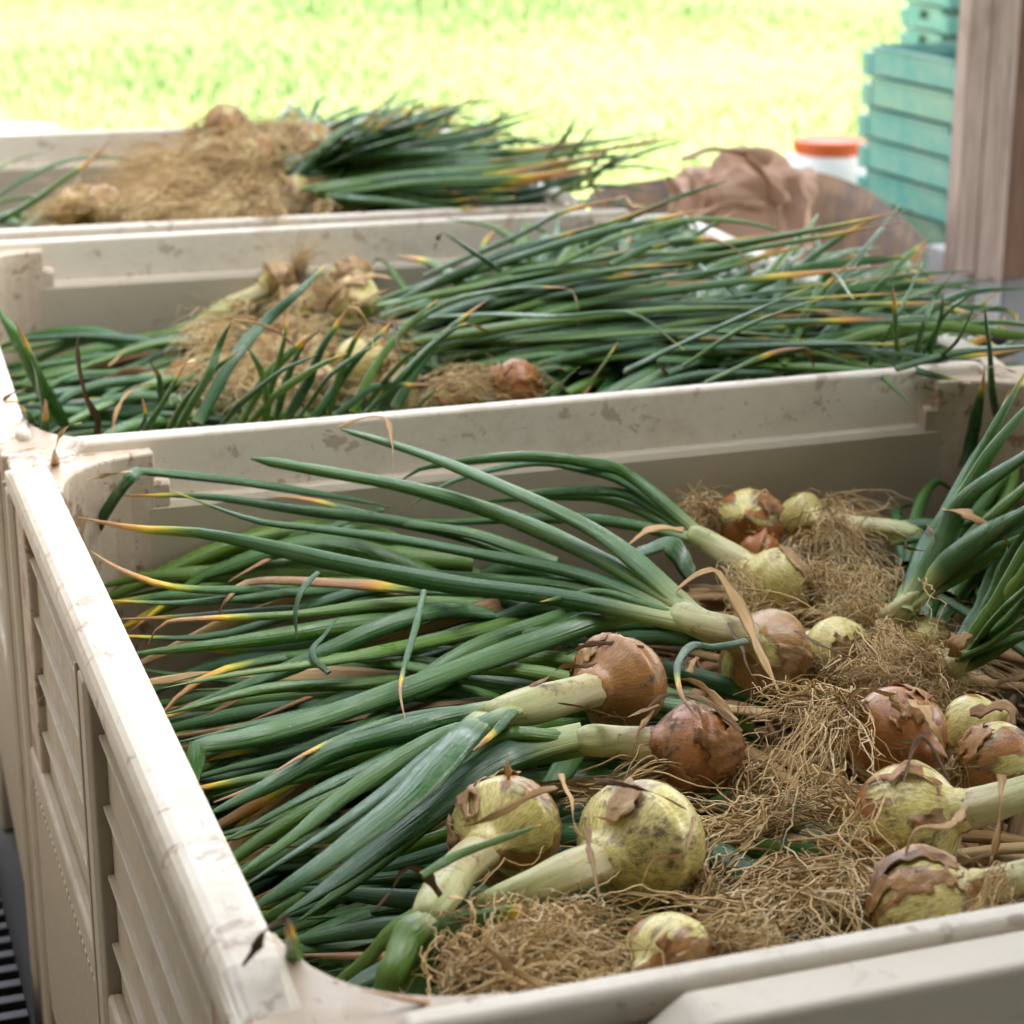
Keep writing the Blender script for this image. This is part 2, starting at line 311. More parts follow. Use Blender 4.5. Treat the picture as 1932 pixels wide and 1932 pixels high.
# ------------------------------------------------------------------ bins
def make_bin(loc, rz, label, full, ledge=False):
    r = empty('harvest_bin', loc, rz, label, 'bin', 'plastic harvest bins in a row'); H = RIM; L = 1.2
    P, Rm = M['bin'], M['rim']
    # a side's own frame: a = along the side, n = inward from its outer face
    fr = {'near': lambda n, z, a: (a, n, H+z), 'far': lambda n, z, a: (a, L-n, H+z), 'left': lambda n, z, a: (n, a, H+z), 'right': lambda n, z, a: (L-n, a, H+z)}
    for sd_, fn in fr.items():
        wide = sd_ in ('left', 'right'); bx = .003
        lo = [(.046, -.60), (.046, -.072), (.041, -.064), (.012, -.064), (.031, -.085), (.032, -.60)] if not wide else [(.046, -.60), (.040, -.040), (.010, -.036), (.0145, -.042), (.015, -.60)]
        MB().prism(lo, fn, .03, L-.03).build('side_wall', P, r, bevel=.002)
        hi = [(.027, -.066), (.025, -.003), (.021, 0), (.009, 0), (.005, -.004), (.004, -.02), (.014, -.025), (.014, -.066)] if not wide else \
             [(.040, -.042), (.040, -.008), (.0385, -.003), (.034, 0), (.012, -.0005), (.007, -.002), (.003, -.0055), (.0005, -.011), (.0, -.020), (.001, -.030), (.012, -.034), (.016, -.042)]
        a0 = .085 if not wide else .10
        # the rim's ends slope down to the corner pads
        e = .014 if not wide else .045; n_ = len(hi); V = []
        for t, low in ((a0-e, 1), (a0, 0), (L-a0, 0), (L-a0+e, 1)):
            V += [fn(n, z if not low else min(z, -.014), t) for n, z in hi]
        F = [tuple(range(n_)), tuple(range(3*n_, 4*n_))] + [(s*n_+i, s*n_+(i+1) % n_, (s+1)*n_+(i+1) % n_, (s+1)*n_+i) for s in range(3) for i in range(n_)]
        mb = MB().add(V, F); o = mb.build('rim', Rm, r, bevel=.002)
        if not wide:        # raised step of the inner ledge beside each corner
            for q in (0, 1):
                f2 = (lambda n, z, a, fn=fn, q=q: fn(n, z, a if not q else L-a))
                MB().prism([(.045, -.10), (.045, -.047), (.042, -.042), (.026, -.042), (.026, -.10)], f2, .05, .165).build('ledge_step', M['pad'], r, bevel=.002)
    for cx in (0, 1):
        for cy in (0, 1):
            pts = [(.006, .018), (.008, .010), (.018, .006), (.15, .006), (.15, .0455)]
            for t in np.linspace(0, 1, 9): pts.append(((1-t)**2*.145+2*t*(1-t)*.056+t*t*.0455, (1-t)**2*.0455+2*t*(1-t)*.056+t*t*.145))
            pts += [(.0455, .15), (.006, .15)]
            f = lambda a, b, z: (a if not cx else L-a, b if not cy else L-b, z)
            MB().prism(pts, f, .13, H-.012).build('corner_pad', M['pad'], r, bevel=.003)
            if not (ledge and not cy): MB().box(*((min(f(.026, 0, 0)[0], f(.043, 0, 0)[0]), min(f(0, .060, 0)[1], f(0, .085, 0)[1]), H-.020),
                     (max(f(.026, 0, 0)[0], f(.043, 0, 0)[0]), max(f(0, .060, 0)[1], f(0, .085, 0)[1]), H-.001))).build('stacking_lug', Rm, r, bevel=.009, seg=3)
    MB().box((.03, .03, .12), (L-.03, L-.03, .145)).build('bin_floor', P, r)
    for i, x in enumerate((.03, .52, 1.05)):
        for y in (.03, .52, 1.05): MB().box((x, y, 0), (x+.12, y+.12, .125)).build('foot', P, r, bevel=.006)
    MB().box((.02, .02, .03), (L-.02, .06, .06)).build('skid', P, r); MB().box((.02, L-.06, .03), (L-.02, L-.02, .06)).build('skid', P, r)
    if full:
        ys = [.030, .61, 1.125]
        for y in ys: 
            MB().prism([(y, .004), (y+.006, 0), (y+.030, 0), (y+.036, .004), (y+.036, .016), (y, .016)], lambda a, n, z: (n, a, z), .02, H-.033).build('vertical_rib', P, r, bevel=.002)
            MB().box((.0, y+.046, .02), (.016, y+.054, H-.033)).build('vertical_rib', P, r, bevel=.002)
        fin = None; bar = None; knob = None
        for j in range(2):
            y0, y1 = ys[j]+.055, ys[j+1]-.001
            for z in (-.078, -.138, -.198, -.258):
                if fin is None:
                    fin = MB().prism([(.016, z-.002), (.016, z+.003), (.0095, z+.0022), (.009, z+.001), (.0095, z-.001)], lambda n, zz, a: (n, a, H+zz), ys[0]+.055, ys[1]-.001).build('fin', P, r, bevel=.001); z00 = z
                else:
                    o = fin.copy(); COL.objects.link(o); o.parent = r; o.location = (0, ys[j]-ys[0], z-z00)
            MB().box((.003, y0, H-.335), (.016, y1, H-.30)).build('cross_band', P, r, bevel=.004)
            n = 26
            for q in range(n):
                yy = y0+.012+(y1-y0-.024)*q/n
                if bar is None: bar = MB().box((.003, 0, -.24), (.016, .0115, .0)).build('vent_bar', P, r, bevel=.002); bar.location = (0, yy, H-.335)
                else: o = bar.copy(); COL.objects.link(o); o.parent = r; o.location = (0, yy, H-.335)
            for q, (yy, zz) in enumerate(((.10, -.36), (.10, -.40), (.14, -.38), (.10, -.47), (.10, -.56), (.34, -.40), (.34, -.52))):
                if knob is None:
                    kb = MB(); V = [(.018-.012*(1-c), .004*math.cos(a)*c_, .004*math.sin(a)*c_) for c, c_ in ((1, 1), (.3, 1), (0, .75), (-.05, .0)) for a in np.arange(10)*.6283]
                    kb.add(V, [(i*10+j_, i*10+(j_+1) % 10, (i+1)*10+(j_+1) % 10, (i+1)*10+j_) for i in range(3) for j_ in range(10)])
                    knob = kb.build('knob', P, r, smooth=True); knob.location = (0, y0+yy, H+zz)
                else: o = knob.copy(); COL.objects.link(o); o.parent = r; o.location = (0, y0+yy, H+zz)
    if ledge:   # outer ledge block and stepped panel on the near face
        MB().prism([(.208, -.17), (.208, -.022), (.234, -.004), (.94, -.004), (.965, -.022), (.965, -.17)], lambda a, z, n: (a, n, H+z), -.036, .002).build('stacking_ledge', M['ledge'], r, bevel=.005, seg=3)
        MB().box((.16, -.043, H-.30), (.375, .031, H-.045)).build('raised_panel', M['ledge'], r, bevel=.006, seg=3)
        MB().box((.06, .004, H-.62), (.262, .033, H-.17)).build('raised_panel', P, r, bevel=.004)
    return r
make_bin((0, .01, 0), 0, 'nearest beige plastic bin, filled with large onions with their green tops', True, True)
make_bin((0, 1.245, -.015), math.radians(-2.0), 'middle beige plastic bin with green onion leaves spilling over its right side', True)
make_bin((-.06, 2.56, -.02), math.radians(-3.5), 'farthest beige plastic bin with a mound of matted onion roots', False)
# ------------------------------------------------------------------ onion pieces
def leaf_mesh(name, P3, wpx, tip, parent, org, flat=.62, n=26, k=8, twist=None, dry=False, blunt=False, seed=None, pale=.16):
    P3 = np.asarray(P3, float); P = smooth_path(P3, n); w = wpx*np.mean([dep(p) for p in P3])/FPX; t = np.linspace(0, 1, n); am = w*(.045 if not dry else .12)
    for f_ in (.9, 1.7): P = P+np.sin(t*f_*6.283+rng.random()*6.283)[:, None]*rng.normal(0, am, 3)*np.minimum(1, t*4)[:, None]
    if dry:
        W = w*.9*np.clip(.6+1.2*t, 0, 1)*(1-t**3)**.7*(1+.28*np.sin(t*17+rng.random()*6)+.12*np.sin(t*41)); fl = .09; tw = rng.uniform(-3.5, 3.5) if twist is None else twist
    else:
        W = w*np.clip(.85+.8*t, 0, 1)*((1-t**2.6)**.75 if not blunt else (1-.35*t**2))*(1+.06*np.sin(t*11+rng.random()*6)+.04*np.sin(t*29+rng.random()*6)); fl = flat*rng.uniform(.6, 1.15); tw = rng.uniform(-.9, .9) if twist is None else twist
        if blunt: W[-1] *= .25
        W = np.maximum(W, .0012)
    V, F, tt, uu = tube_arr(P, W*(1. if dry else 1.12), fl, k, tw, (-.15, -.5, .85)); sd_ = rng.random() if seed is None else seed
    return mesh(name, V-org, F, M['dry' if dry else 'leaf'], parent, attrs={'t': tt, 'u': uu, 'tip': np.full(len(tt), tip), 'pale': np.full(len(tt), pale), 'seed': np.full(len(tt), sd_)})
def strands(starts, mids, ends, seg=14, wav=.004, rad=.0005, kink=.5):
    """bundle of wavy roots: quadratic arcs with wobble -> V, F, attrs"""
    n = len(starts); t = np.linspace(0, 1, seg)[None, :, None]
    P = (1-t)**2*starts[:, None]+2*t*(1-t)*mids[:, None]+t*t*ends[:, None]
    for f_, a_ in ((2, 1.), (4.3, .6), (8, .35)):
        ph = rng.random((n, 1, 3))*6.283; P = P+np.sin(t*f_*6.283*(.7+.6*rng.random((n, 1, 1)))*.5+ph)*wav*a_*rng.normal(0, 1, (n, 1, 3))*np.minimum(1, t*3)
    P += np.cumsum(rng.normal(0, wav*.22*kink, P.shape), axis=1)
    T = np.gradient(P, axis=1); T /= np.linalg.norm(T, axis=2, keepdims=True)+1e-9
    B = np.cross(T, rng.normal(0, 1, (n, 1, 3))); B /= np.linalg.norm(B, axis=2, keepdims=True)+1e-9; N = np.cross(T, B)
    R = rad*(.6+.8*rng.random((n, 1, 1)))*(1-.65*t)
    V = np.stack([P+R*(math.cos(a)*B+math.sin(a)*N) for a in (0, 2.094, 4.189)], 2)
    i = np.arange(n)[:, None, None]*seg*3+np.arange(seg-1)[None, :, None]*3; j = np.arange(3)[None, None]; j2 = (j+1) % 3
    F = np.stack([i+j, i+j2, i+3+j2, i+3+j], -1).reshape(-1, 4)
    return V.reshape(-1, 3), F, {'seed': np.repeat(np.clip(rng.normal(.55, .25, n), 0, 1), seg*3), 't': np.tile(np.repeat(np.linspace(0, 1, seg), 3), n)}
def root_tuft(parent, org, P0, P1, n, spread, bend=.02, wav=.005, rad=.0006, s0=.006, seg=14, name='root_tuft', P1b=None):
    P0, P1 = np.asarray(P0), np.asarray(P1); L = np.linalg.norm(P1-P0)
    st = P0+rng.normal(0, s0, (n, 3)); base = P1 if P1b is None else P1+(np.asarray(P1b)-P1)*rng.random((n, 1))
    sc = rng.uniform(.55, 1.15, (n, 1)); en = P0+(base-P0)*sc+rng.normal(0, spread, (n, 3))*np.array([1, 1, .6])
    mi = P0+(base-P0)*sc*.5+rng.normal(0, spread*.45, (n, 3)); mi[:, 2] += bend
    V, F, A = strands(st, mi, en, seg, wav, rad)
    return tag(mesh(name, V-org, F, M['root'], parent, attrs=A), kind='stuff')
def bulb_mesh(name, R, neck_r, parent, loc, axis, tan, hue, dirt, squash=.93, k=40):
    H = R*squash; zs = np.concatenate([-H*np.cos(np.linspace(0.02, math.pi*.78, 24)), H*np.linspace(.82, 1.5, 8)]); V = []; ph = rng.random(6)*6.283; a = np.arange(k)/k*2*math.pi
    for z in zs:
        rs = R*math.sqrt(max(0., 1-(z/H)**2))**.96; q = np.clip((z/H-.35)/.75, 0, 1); rn = neck_r*(1+1.0*(1-q)**2) if z > .2*H else 0
        r = (rs**5+rn**5)**.2 if z > .2*H else rs
        if z > 1.12*H: r *= max(.08, 1-((z/H-1.12)/.38)**1.5)
        rr = r*(1+.030*np.sin(2*a+ph[0]+z/R)+.018*np.sin(3*a+ph[1]-z/R*2)+.006*np.sin(11*a+ph[2])+.006*np.sin(17*a+ph[3]))
        V += [(x*math.cos(b), x*math.sin(b), z*(1+.02*math.sin(b+ph[4]))) for x, b in zip(rr, a)]
    m = len(zs); F = [(j*k+i, j*k+(i+1) % k, (j+1)*k+(i+1) % k, (j+1)*k+i) for j in range(m-1) for i in range(k)] + [tuple(range(k))[::-1]]
    o = mesh(name, V, F, M['bulb'], parent, loc=loc); o.rotation_mode = 'QUATERNION'; o.rotation_quaternion = Vector(axis).to_track_quat('Z', 'Y')
    o['tan'] = float(tan); o['hue'] = float(hue); o['dirt'] = float(dirt); return o
def skin_shell(parent, R, neck_r, cover, loc, axis, tan, hue, squash=.93):
    """torn papery outer skin: a patchy shell a little proud of the bulb, its edges lifting"""
    k, m = 56, 34; H = R*squash; ph = rng.random((7, 3))*6.283; fq = np.array([[1, .8], [2, 1.1], [4, 1.3], [7, 1.7], [11, 3], [17, 5], [23, 9]])
    th = np.arange(k)/k*2*math.pi; vv = np.linspace(.06, .97, m)*math.pi*.86; A, B = np.meshgrid(th, vv)
    f = sum(np.sin(q[0]*A+p[0]+.8*np.sin(B*2+p[2]))*np.sin(q[1]*B+p[1])/(1+.5*i) for i, (q, p) in enumerate(zip(fq, ph)))
    f = (f-f.mean())/f.std(); thr = -1.2+2.4*(1-cover); d = f-thr; on = d > 0
    lift = .0010+.0035*np.exp(-np.maximum(d, 0)*5.)*(R/.04)+.0009*np.sin(A*21+B*9)
    z = -H*np.cos(B); rs = R*np.sqrt(np.maximum(0, 1-(z/H)**2))**.96; rr = (rs**5+np.where(z > .2*H, neck_r*(1+(1-np.clip((z/H-.35)/.75, 0, 1))**2), 0)**5)**.2*(1+.03*np.sin(2*A))+lift
    V = np.stack([rr*np.cos(A), rr*np.sin(A), z*(1+lift/H)], -1).reshape(-1, 3); F = []
    for j in range(m-1):
        for i in range(k):
            i2 = (i+1) % k
            q = [(j, i), (j, i2), (j+1, i2), (j+1, i)]; c = [on[x] for x in q]
            if sum(c) == 4: F.append(tuple(a*k+b for a, b in q))
            elif sum(c) == 3: F.append(tuple(a*k+b for (a, b), o in zip(q, c) if o))
    if len(F) < 12: return
    used = sorted({i for f_ in F for i in f_}); mp = {u: i for i, u in enumerate(used)}
    par = {u: u for u in used}
    def fd(a):
        while par[a] != a: par[a] = par[par[a]]; a = par[a]
        return a
    for f_ in F:
        for q in f_[1:]: par[fd(q)] = fd(f_[0])
    comp = {}
    for f_ in F: comp.setdefault(fd(f_[0]), []).append(f_)
    for F2 in sorted(comp.values(), key=len)[::-1][:4]:
        if len(F2) < 14: continue
        used = sorted({i for f_ in F2 for i in f_}); mp = {u: i for i, u in enumerate(used)}
        o = mesh('papery_skin', V[used], [tuple(mp[i] for i in f_) for f_ in F2], M['skin'], parent, loc=loc); o['tan'] = tan; o['hue'] = hue
        o.rotation_mode = 'QUATERNION'; o.rotation_quaternion = Vector(axis).to_track_quat('Z', 'Y')
        s = o.modifiers.new('s', 'SOLIDIFY'); s.thickness = .0005; s.offset = 0
def plant(label, b=1, bulb=None, tan=.5, hue=.5, dirt=.4, cover=.35, neck=(), nw=(40, 34), leaves=(), roots=(), dries=(), lift=0, group=None, reg=0, facing=None, name='onion', cat='onion'):
    """one onion: bulb (px, py, h cm, radius px), neck points, leaves (width px, tip, [points])"""
    g = lambda p: at(b, *rg(reg, p[0], p[1]), p[2]); sc = REG[reg][0]
    nk = [g(p) for p in neck]; C0 = g(bulb) if bulb else (nk[0] if nk else g(leaves[0][2][0]))
    root = empty(name, C0, 0, label, cat, group)
    if bulb:
        R = bulb[3]*sc*dep(C0)/FPX; ax = (nk[0]-C0) if nk else (g(facing)-C0 if facing else np.array([.1, .2, 1.])); ax = ax/np.linalg.norm(ax); nr = (nw[0]*sc*dep(C0)/FPX)/2
        bulb_mesh('bulb', R, nr, root, (0, 0, 0), ax, tan, hue, dirt)
        if cover > 0: skin_shell(root, R, nr, cover*.5, (0, 0, 0), ax, float(tan), float(hue))
    if nk:
        pts = ([C0+ax*R*.75] if bulb else []) + nk; n = 14; P = smooth_path(pts, n) if len(pts) > 1 else None
        if P is not None:
            W = np.linspace(nw[0], nw[1], n)*sc*np.mean([dep(p) for p in P])/FPX
            if not bulb: W[0] *= .5
            W[-4:] *= np.array([.97, .9, .78, .5]); kk = 20; V, F, tt, uu = tube_arr(P, W*(1+.05*np.sin(np.linspace(0, 9, n)+rng.random()*6)), .85, kk, .5); ctr = np.repeat(P, kk, 0); V = ctr+(V-ctr)*(1+.05*np.sin(uu*6.283*4+tt*3)+.035*np.sin(uu*6.283*7-tt*4))[:, None]; e = P[-1]-P[-2]; F = F.tolist()+[tuple(range(len(V)-20, len(V)))]
            mesh('neck', V-C0, [tuple(f) for f in F], M['neck'], root, attrs={'t': tt, 'u': uu, 'seed': np.full(len(tt), rng.random())})
    for lf in leaves:
        wd, tip, pts = lf[:3]; opt = lf[3] if len(lf) > 3 else {}
        Q = [g((p[0], p[1], p[2]+lift*(i+1)/len(pts))) for i, p in enumerate(pts)]
        if nk and not opt.get('free'): Q = [nk[-1]+rng.normal(0, .0035, 3)-(nk[-1]-nk[-2])/np.linalg.norm(nk[-1]-nk[-2]+1e-9)*(.035 if wd < 50 else .008) if len(nk) > 1 else nk[-1]] + Q
        o = {k_: v for k_, v in opt.items() if k_ != 'free'}
        if 'pale' not in o and (not nk or opt.get('free')): o['pale'] = .03
        leaf_mesh('leaf', Q, wd*sc, tip, root, C0, **o)
    for wd, pts in dries: leaf_mesh('dry_leaf', [g(p) for p in pts], wd*sc, 0, root, C0, dry=True, n=30, k=6)
    for rt in roots:
        p0, p1, n, sp = rt[:4]; opt = dict(rt[4]) if len(rt) > 4 else {}
        if 'P1b' in opt: opt['P1b'] = g(opt['P1b'])
        root_tuft(root, C0, g(p0), g(p1), n, sp, **opt)
    return root
# ------------------------------------------------------------------ nearest bin
NB = dict(blunt=True)
plant('brown onion at the middle of the near bin with the longest fan of leaves', 1, (1448, 1240, -12, 84), .62, .3, .5, .5,
      [(1395, 1200, -9), (1330, 1180, -8), (1272, 1152, -7.5)], (78, 62), [
      (40, 1.2, [(1150, 1020, -4), (1000, 938, -1), (850, 878, 0), (715, 832, 1), (640, 808, 1.5)], NB),
      (37, 1.2, [(1130, 1055, -6), (950, 972, -4), (780, 922, -2), (600, 888, -1), (472, 864, 0)], NB),
      (32, .97, [(1100, 1085, -7), (900, 1045, -6), (752, 1018, -5), (592, 996, -4), (475, 980, -3.5), (322, 926, -2.5)]),
      (36, .86, [(1080, 1132, -7), (850, 1102, -6.5), (640, 1062, -5), (400, 1010, -3.5), (260, 998, -3), (152, 976, -2)]),
      (30, 1.1, [(1100, 1110, -8), (950, 1095, -8), (800, 1075, -8)]),
      (50, 1.1, [(1160, 1162, -8.5), (1000, 1210, -9), (800, 1290, -9), (600, 1355, -9), (450, 1392, -9), (372, 1408, -9), (364, 1440, -10), (367, 1478, -11)], dict(blunt=True, n=34)),
      (32, 1.1, [(1140, 1140, -9), (1000, 1150, -11), (850, 1200, -12), (700, 1240, -13)]),
      (16, .95, [(1150, 1120, -7), (1080, 1125, -7), (1020, 1135, -6)])],
      dries=[(12, [(640, 806, 1.6), (690, 786, 2.5), (728, 790, 2.5), (738, 836, 1.5), (742, 905, 1)]),
             (24, [(1277, 1112, -6), (1316, 1084, -4), (1352, 1076, -4), (1376, 1115, -5), (1407, 1173, -6.5), (1436, 1232, -6.5), (1466, 1312, -7)]),
             (12, [(1375, 1175, -7), (1410, 1250, -7), (1440, 1315, -8)])],
      roots=[((1520, 1260, -13), (1600, 1300, -14), 50, .02)])
plant('reddish brown onion left of centre with a thick pale neck and wide leaves', 1, (1172, 1288, -10, 88), .95, .5, .55, .55,
      [(1075, 1312, -9), (1000, 1332, -8.5), (915, 1350, -8)], (84, 74), [
      (44, 1.1, [(830, 1362, -8), (752, 1385, -8), (623, 1420, -8.5), (506, 1479, -9), (382, 1541, -9)]),
      (34, 1.1, [(850, 1372, -8.5), (700, 1440, -9), (545, 1522, -10), (409, 1592, -11)]),
      (38, 1.1, [(840, 1390, -8), (662, 1487, -8.5), (545, 1584, -9), (436, 1662, -9.5)]),
      (42, 1.1, [(850, 1400, -7), (752, 1471, -7), (623, 1570, -7.5), (444, 1684, -8)]),
      (66, 1.12, [(880, 1385, -6.5), (820, 1450, -6), (752, 1520, -6), (600, 1634, -6.5), (455, 1728, -7.5)], dict(flat=.3)),
      (22, .75, [(800, 1345, -8.5), (690, 1372, -8.5), (584, 1420, -8), (498, 1472, -8)]),
      (20, .8, [(960, 1352, -6), (930, 1385, -6), (890, 1415, -6)])],
      dries=[(16, [(1245, 1330, -8), (1180, 1352, -7), (1120, 1340, -7), (1050, 1325, -7.5)]), (13, [(1215, 1220, -6.5), (1120, 1215, -6), (1065, 1235, -7)]), (18, [(1000, 1296, -7), (1060, 1262, -6), (1130, 1250, -6)])])
plant('muddy orange red onion in the centre with a long neck to the left', 1, (1312, 1420, -11, 92), .8, .85, .8, .5,
      [(1210, 1405, -10), (1150, 1398, -9.5), (1085, 1396, -9)], (80, 66), [
      (34, 1.1, [(1000, 1383, -8.5), (950, 1392, -9), (900, 1430, -11), (800, 1500, -13)]),
      (64, 1.1, [(1000, 1412, -9.5), (900, 1464, -10), (774, 1555, -11), (668, 1628, -12), (520, 1730, -13)], dict(flat=.3)),
      (40, 1.1, [(960, 1440, -11), (820, 1540, -13), (700, 1640, -15), (560, 1740, -16)])],
      dries=[(12, [(1240, 1330, -8), (1205, 1380, -7.5), (1190, 1420, -8), (1160, 1455, -8)]), (16, [(1400, 1380, -7), (1330, 1320, -6), (1270, 1310, -6.5), (1220, 1340, -7)]), (20, [(1390, 1360, -8), (1320, 1290, -7), (1250, 1280, -8)])],
      roots=[((1390, 1470, -12), (1430, 1500, -14), 30, .015)])
plant('tan and yellow onion at the front with a dried brown collar on its neck', 1, (958, 1568, -10, 106), .6, .35, .35, .35,
      [(868, 1640, -9.5), (830, 1690, -8.5), (795, 1735, -8.5)], (84, 68), [
      (66, 1.15, [(770, 1775, -9), (742, 1840, -10), (712, 1930, -13)], dict(flat=.5)),
      (40, 1.1, [(740, 1760, -11), (690, 1810, -13), (600, 1880, -17)]),
      (17, .97, [(795, 1652, -5), (860, 1615, -4.5), (940, 1585, -4), (1022, 1556, -3.5)], dict(free=True))],
      dries=[(26, [(832, 1690, -7), (800, 1648, -5.5), (764, 1640, -5), (740, 1680, -6.5), (703, 1720, -8)]), (26, [(850, 1690, -6.5), (885, 1700, -6), (880, 1730, -6.5), (840, 1745, -7)]),
             (18, [(1050, 1485, -5), (1000, 1500, -4.5), (930, 1540, -4.2), (880, 1560, -5), (845, 1550, -7)]), (16, [(960, 1470, -6), (955, 1440, -4.5), (962, 1420, -3.5)])])
plant('largest yellow green onion at the front, neck pointing down left', 1, (1212, 1592, -10, 122), .40, .25, .7, .3,
      [(1110, 1632, -9.5), (1060, 1650, -9), (985, 1682, -9.5), (900, 1712, -11)], (96, 62), [],
      dries=[(20, [(1058, 1460, -6), (1070, 1500, -6), (1090, 1560, -5), (1115, 1590, -5)]), (13, [(1310, 1540, -5), (1290, 1610, -4), (1230, 1625, -3.5), (1205, 1690, -4.5)]), (16, [(1110, 1560, -5.5), (1120, 1650, -5.2), (1130, 1720, -6)]), (14, [(1120, 1470, -4), (1220, 1490, -3), (1300, 1530, -4)])],
      roots=[((1290, 1690, -13), (1380, 1740, -14), 60, .02)])
plant('small half hidden onion behind the front rim, peeled papery on top', 1, (1262, 1812, -10.5, 92), .55, .55, .35, .5, facing=(1150, 1850, -9), roots=[((1330, 1790, -10), (1480, 1790, -8), 70, .018, dict(bend=.015))])
plant('orange and yellow onion at right front, pale neck running right', 1, (1712, 1550, -9.5, 108), .55, .85, .5, .35,
      [(1815, 1530, -8), (1880, 1512, -7.5), (1990, 1480, -7)], (84, 74), [(40, 1.1, [(2050, 1440, -6), (2150, 1400, -4)])],
      dries=[(22, [(1822, 1520, -5), (1790, 1560, -4), (1730, 1560, -4), (1705, 1620, -6)]), (26, [(1890, 1462, -3), (1888, 1520, -4), (1880, 1580, -5.5), (1865, 1625, -7)]), (12, [(1870, 1610, -7), (1800, 1630, -7), (1700, 1640, -7)])],
      roots=[((1612, 1525, -9), (1640, 1600, -6.5), 14, .02, dict(rad=.0008, wav=.007)), ((1620, 1500, -9), (1480, 1460, -6), 5, .015, dict(rad=.0009, wav=.01))])
plant('brown shouldered yellow onion cut off by the front rim at the right', 1, (1742, 1712, -9.5, 108), .5, .6, .55, .4,
      [(1845, 1672, -8), (1900, 1660, -7.5), (1990, 1632, -7)], (70, 62), [(36, 1.1, [(2080, 1600, -6), (2150, 1580, -5)])],
      roots=[((1880, 1660, -7.5), (1870, 1740, -7), 25, .012)])
plant('orange brown onion with a big bunch of roots hanging from its left end', 1, (1692, 1392, -9.5, 96), .85, .85, .5, .45, facing=(1790, 1430, -9),
      dries=[(40, [(1600, 1318, -5), (1640, 1302, -3.5), (1680, 1308, -3.5), (1700, 1330, -5)]), (12, [(1790, 1470, -6), (1745, 1395, -3.5), (1720, 1420, -4), (1705, 1480, -5)]), (24, [(1720, 1320, -4), (1760, 1370, -3.5), (1785, 1430, -5.5)])],
      roots=[((1605, 1335, -7), (1450, 1470, -8), 120, .018, dict(bend=.035, rad=.0009, wav=.006, P1b=(1560, 1500, -10))), ((1605, 1340, -6), (1420, 1340, -8), 40, .016, dict(bend=.02, rad=.0009, wav=.006)), ((1600, 1335, -6.5), (1640, 1480, -6), 9, .015, dict(rad=.0008))])
plant('orange onion with soil on its base at the right edge of the near bin', 1, (1885, 1440, -9.5, 78), .68, .75, .55, .5, facing=(1990, 1400, -8), roots=[((1820, 1450, -10), (1800, 1500, -12), 60, .012)])
plant('small tan onion with a tuft of torn skin behind the orange one', 1, (1838, 1372, -11, 62), .5, .6, .4, .5, facing=(1920, 1340, -9), dries=[(40, [(1830, 1345, -7), (1870, 1330, -6), (1905, 1345, -6.5), (1900, 1375, -7)])])
plant('pale white topped onion half under matted roots in the middle', 1, (1578, 1232, -12.5, 68), .35, .25, .35, .35, facing=(1480, 1190, -12), dries=[(10, [(1500, 1190, -8), (1560, 1220, -7.5), (1610, 1245, -8)])],
      roots=[((1640, 1240, -12), (1720, 1300, -12), 110, .025, dict(bend=.02)), ((1600, 1290, -11.5), (1720, 1262, -9), 60, .02, dict(bend=.01))])
plant('yellow green onion with a dark brown side, its neck pointing up left', 1, (1466, 1108, -12.5, 74), .38, .3, .6, .35,
      [(1400, 1062, -11), (1345, 1028, -10), (1300, 1002, -9)], (58, 48), [
      (24, 1.1, [(1190, 900, -5), (1100, 872, -3), (990, 860, -2), (880, 868, -2), (790, 885, -3), (748, 918, -5)]),
      (26, 1.1, [(1200, 920, -6), (1100, 884, -4), (1000, 874, -4), (860, 905, -5), (760, 960, -7)]),
      (24, 1.1, [(1180, 950, -8), (1050, 935, -7.5), (900, 950, -8)]),
      (26, 1.1, [(1160, 985, -9), (1000, 975, -10), (850, 985, -11), (700, 985, -12)]),
      (24, .95, [(1200, 940, -7), (1080, 925, -6), (960, 930, -5)]),
      (50, 1.1, [(1305, 1085, -9), (1280, 1050, -7), (1255, 1028, -6), (1215, 1035, -6.5), (1182, 1062, -8)], dict(free=True, blunt=True, flat=.25))],
      dries=[(26, [(1290, 1000, -7.5), (1230, 1000, -7.5), (1180, 1030, -8), (1160, 1060, -9)])],
      roots=[((1530, 1120, -13), (1640, 1130, -11), 130, .03, dict(bend=.03, wav=.007)), ((1380, 1080, -12), (1410, 1150, -11), 40, .014, dict(wav=.007))])
plant('onion with a red orange cheek and yellow face near the far wall', 1, (1412, 992, -13, 68), .55, .95, .3, .35, facing=(1390, 930, -5), roots=[((1350, 985, -12), (1290, 960, -10), 70, .02)], dries=[(9, [(1420, 950, -8), (1445, 925, -7), (1462, 960, -8)])])
plant('small orange shallot shaped onion lying below the red cheeked onion', 1, (1442, 1040, -12.8, 34), .9, .95, .3, .4, facing=(1380, 1022, -12))
plant('small yellow onion against the far wall, its stem lying to the right', 1, (1512, 978, -13.5, 45), .3, .2, .35, .2, [(1600, 992, -12.5), (1680, 1000, -12), (1740, 1012, -12)], (44, 48), [(30, 1.1, [(1790, 990, -11), (1860, 980, -10)]), (26, 1.1, [(1790, 1015, -11), (1850, 1040, -12)])],
      roots=[((1560, 990, -11), (1620, 1060, -12), 110, .03, dict(bend=.025)), ((1480, 1010, -11), (1580, 935, -6), 4, .01, dict(rad=.001, wav=.006))])
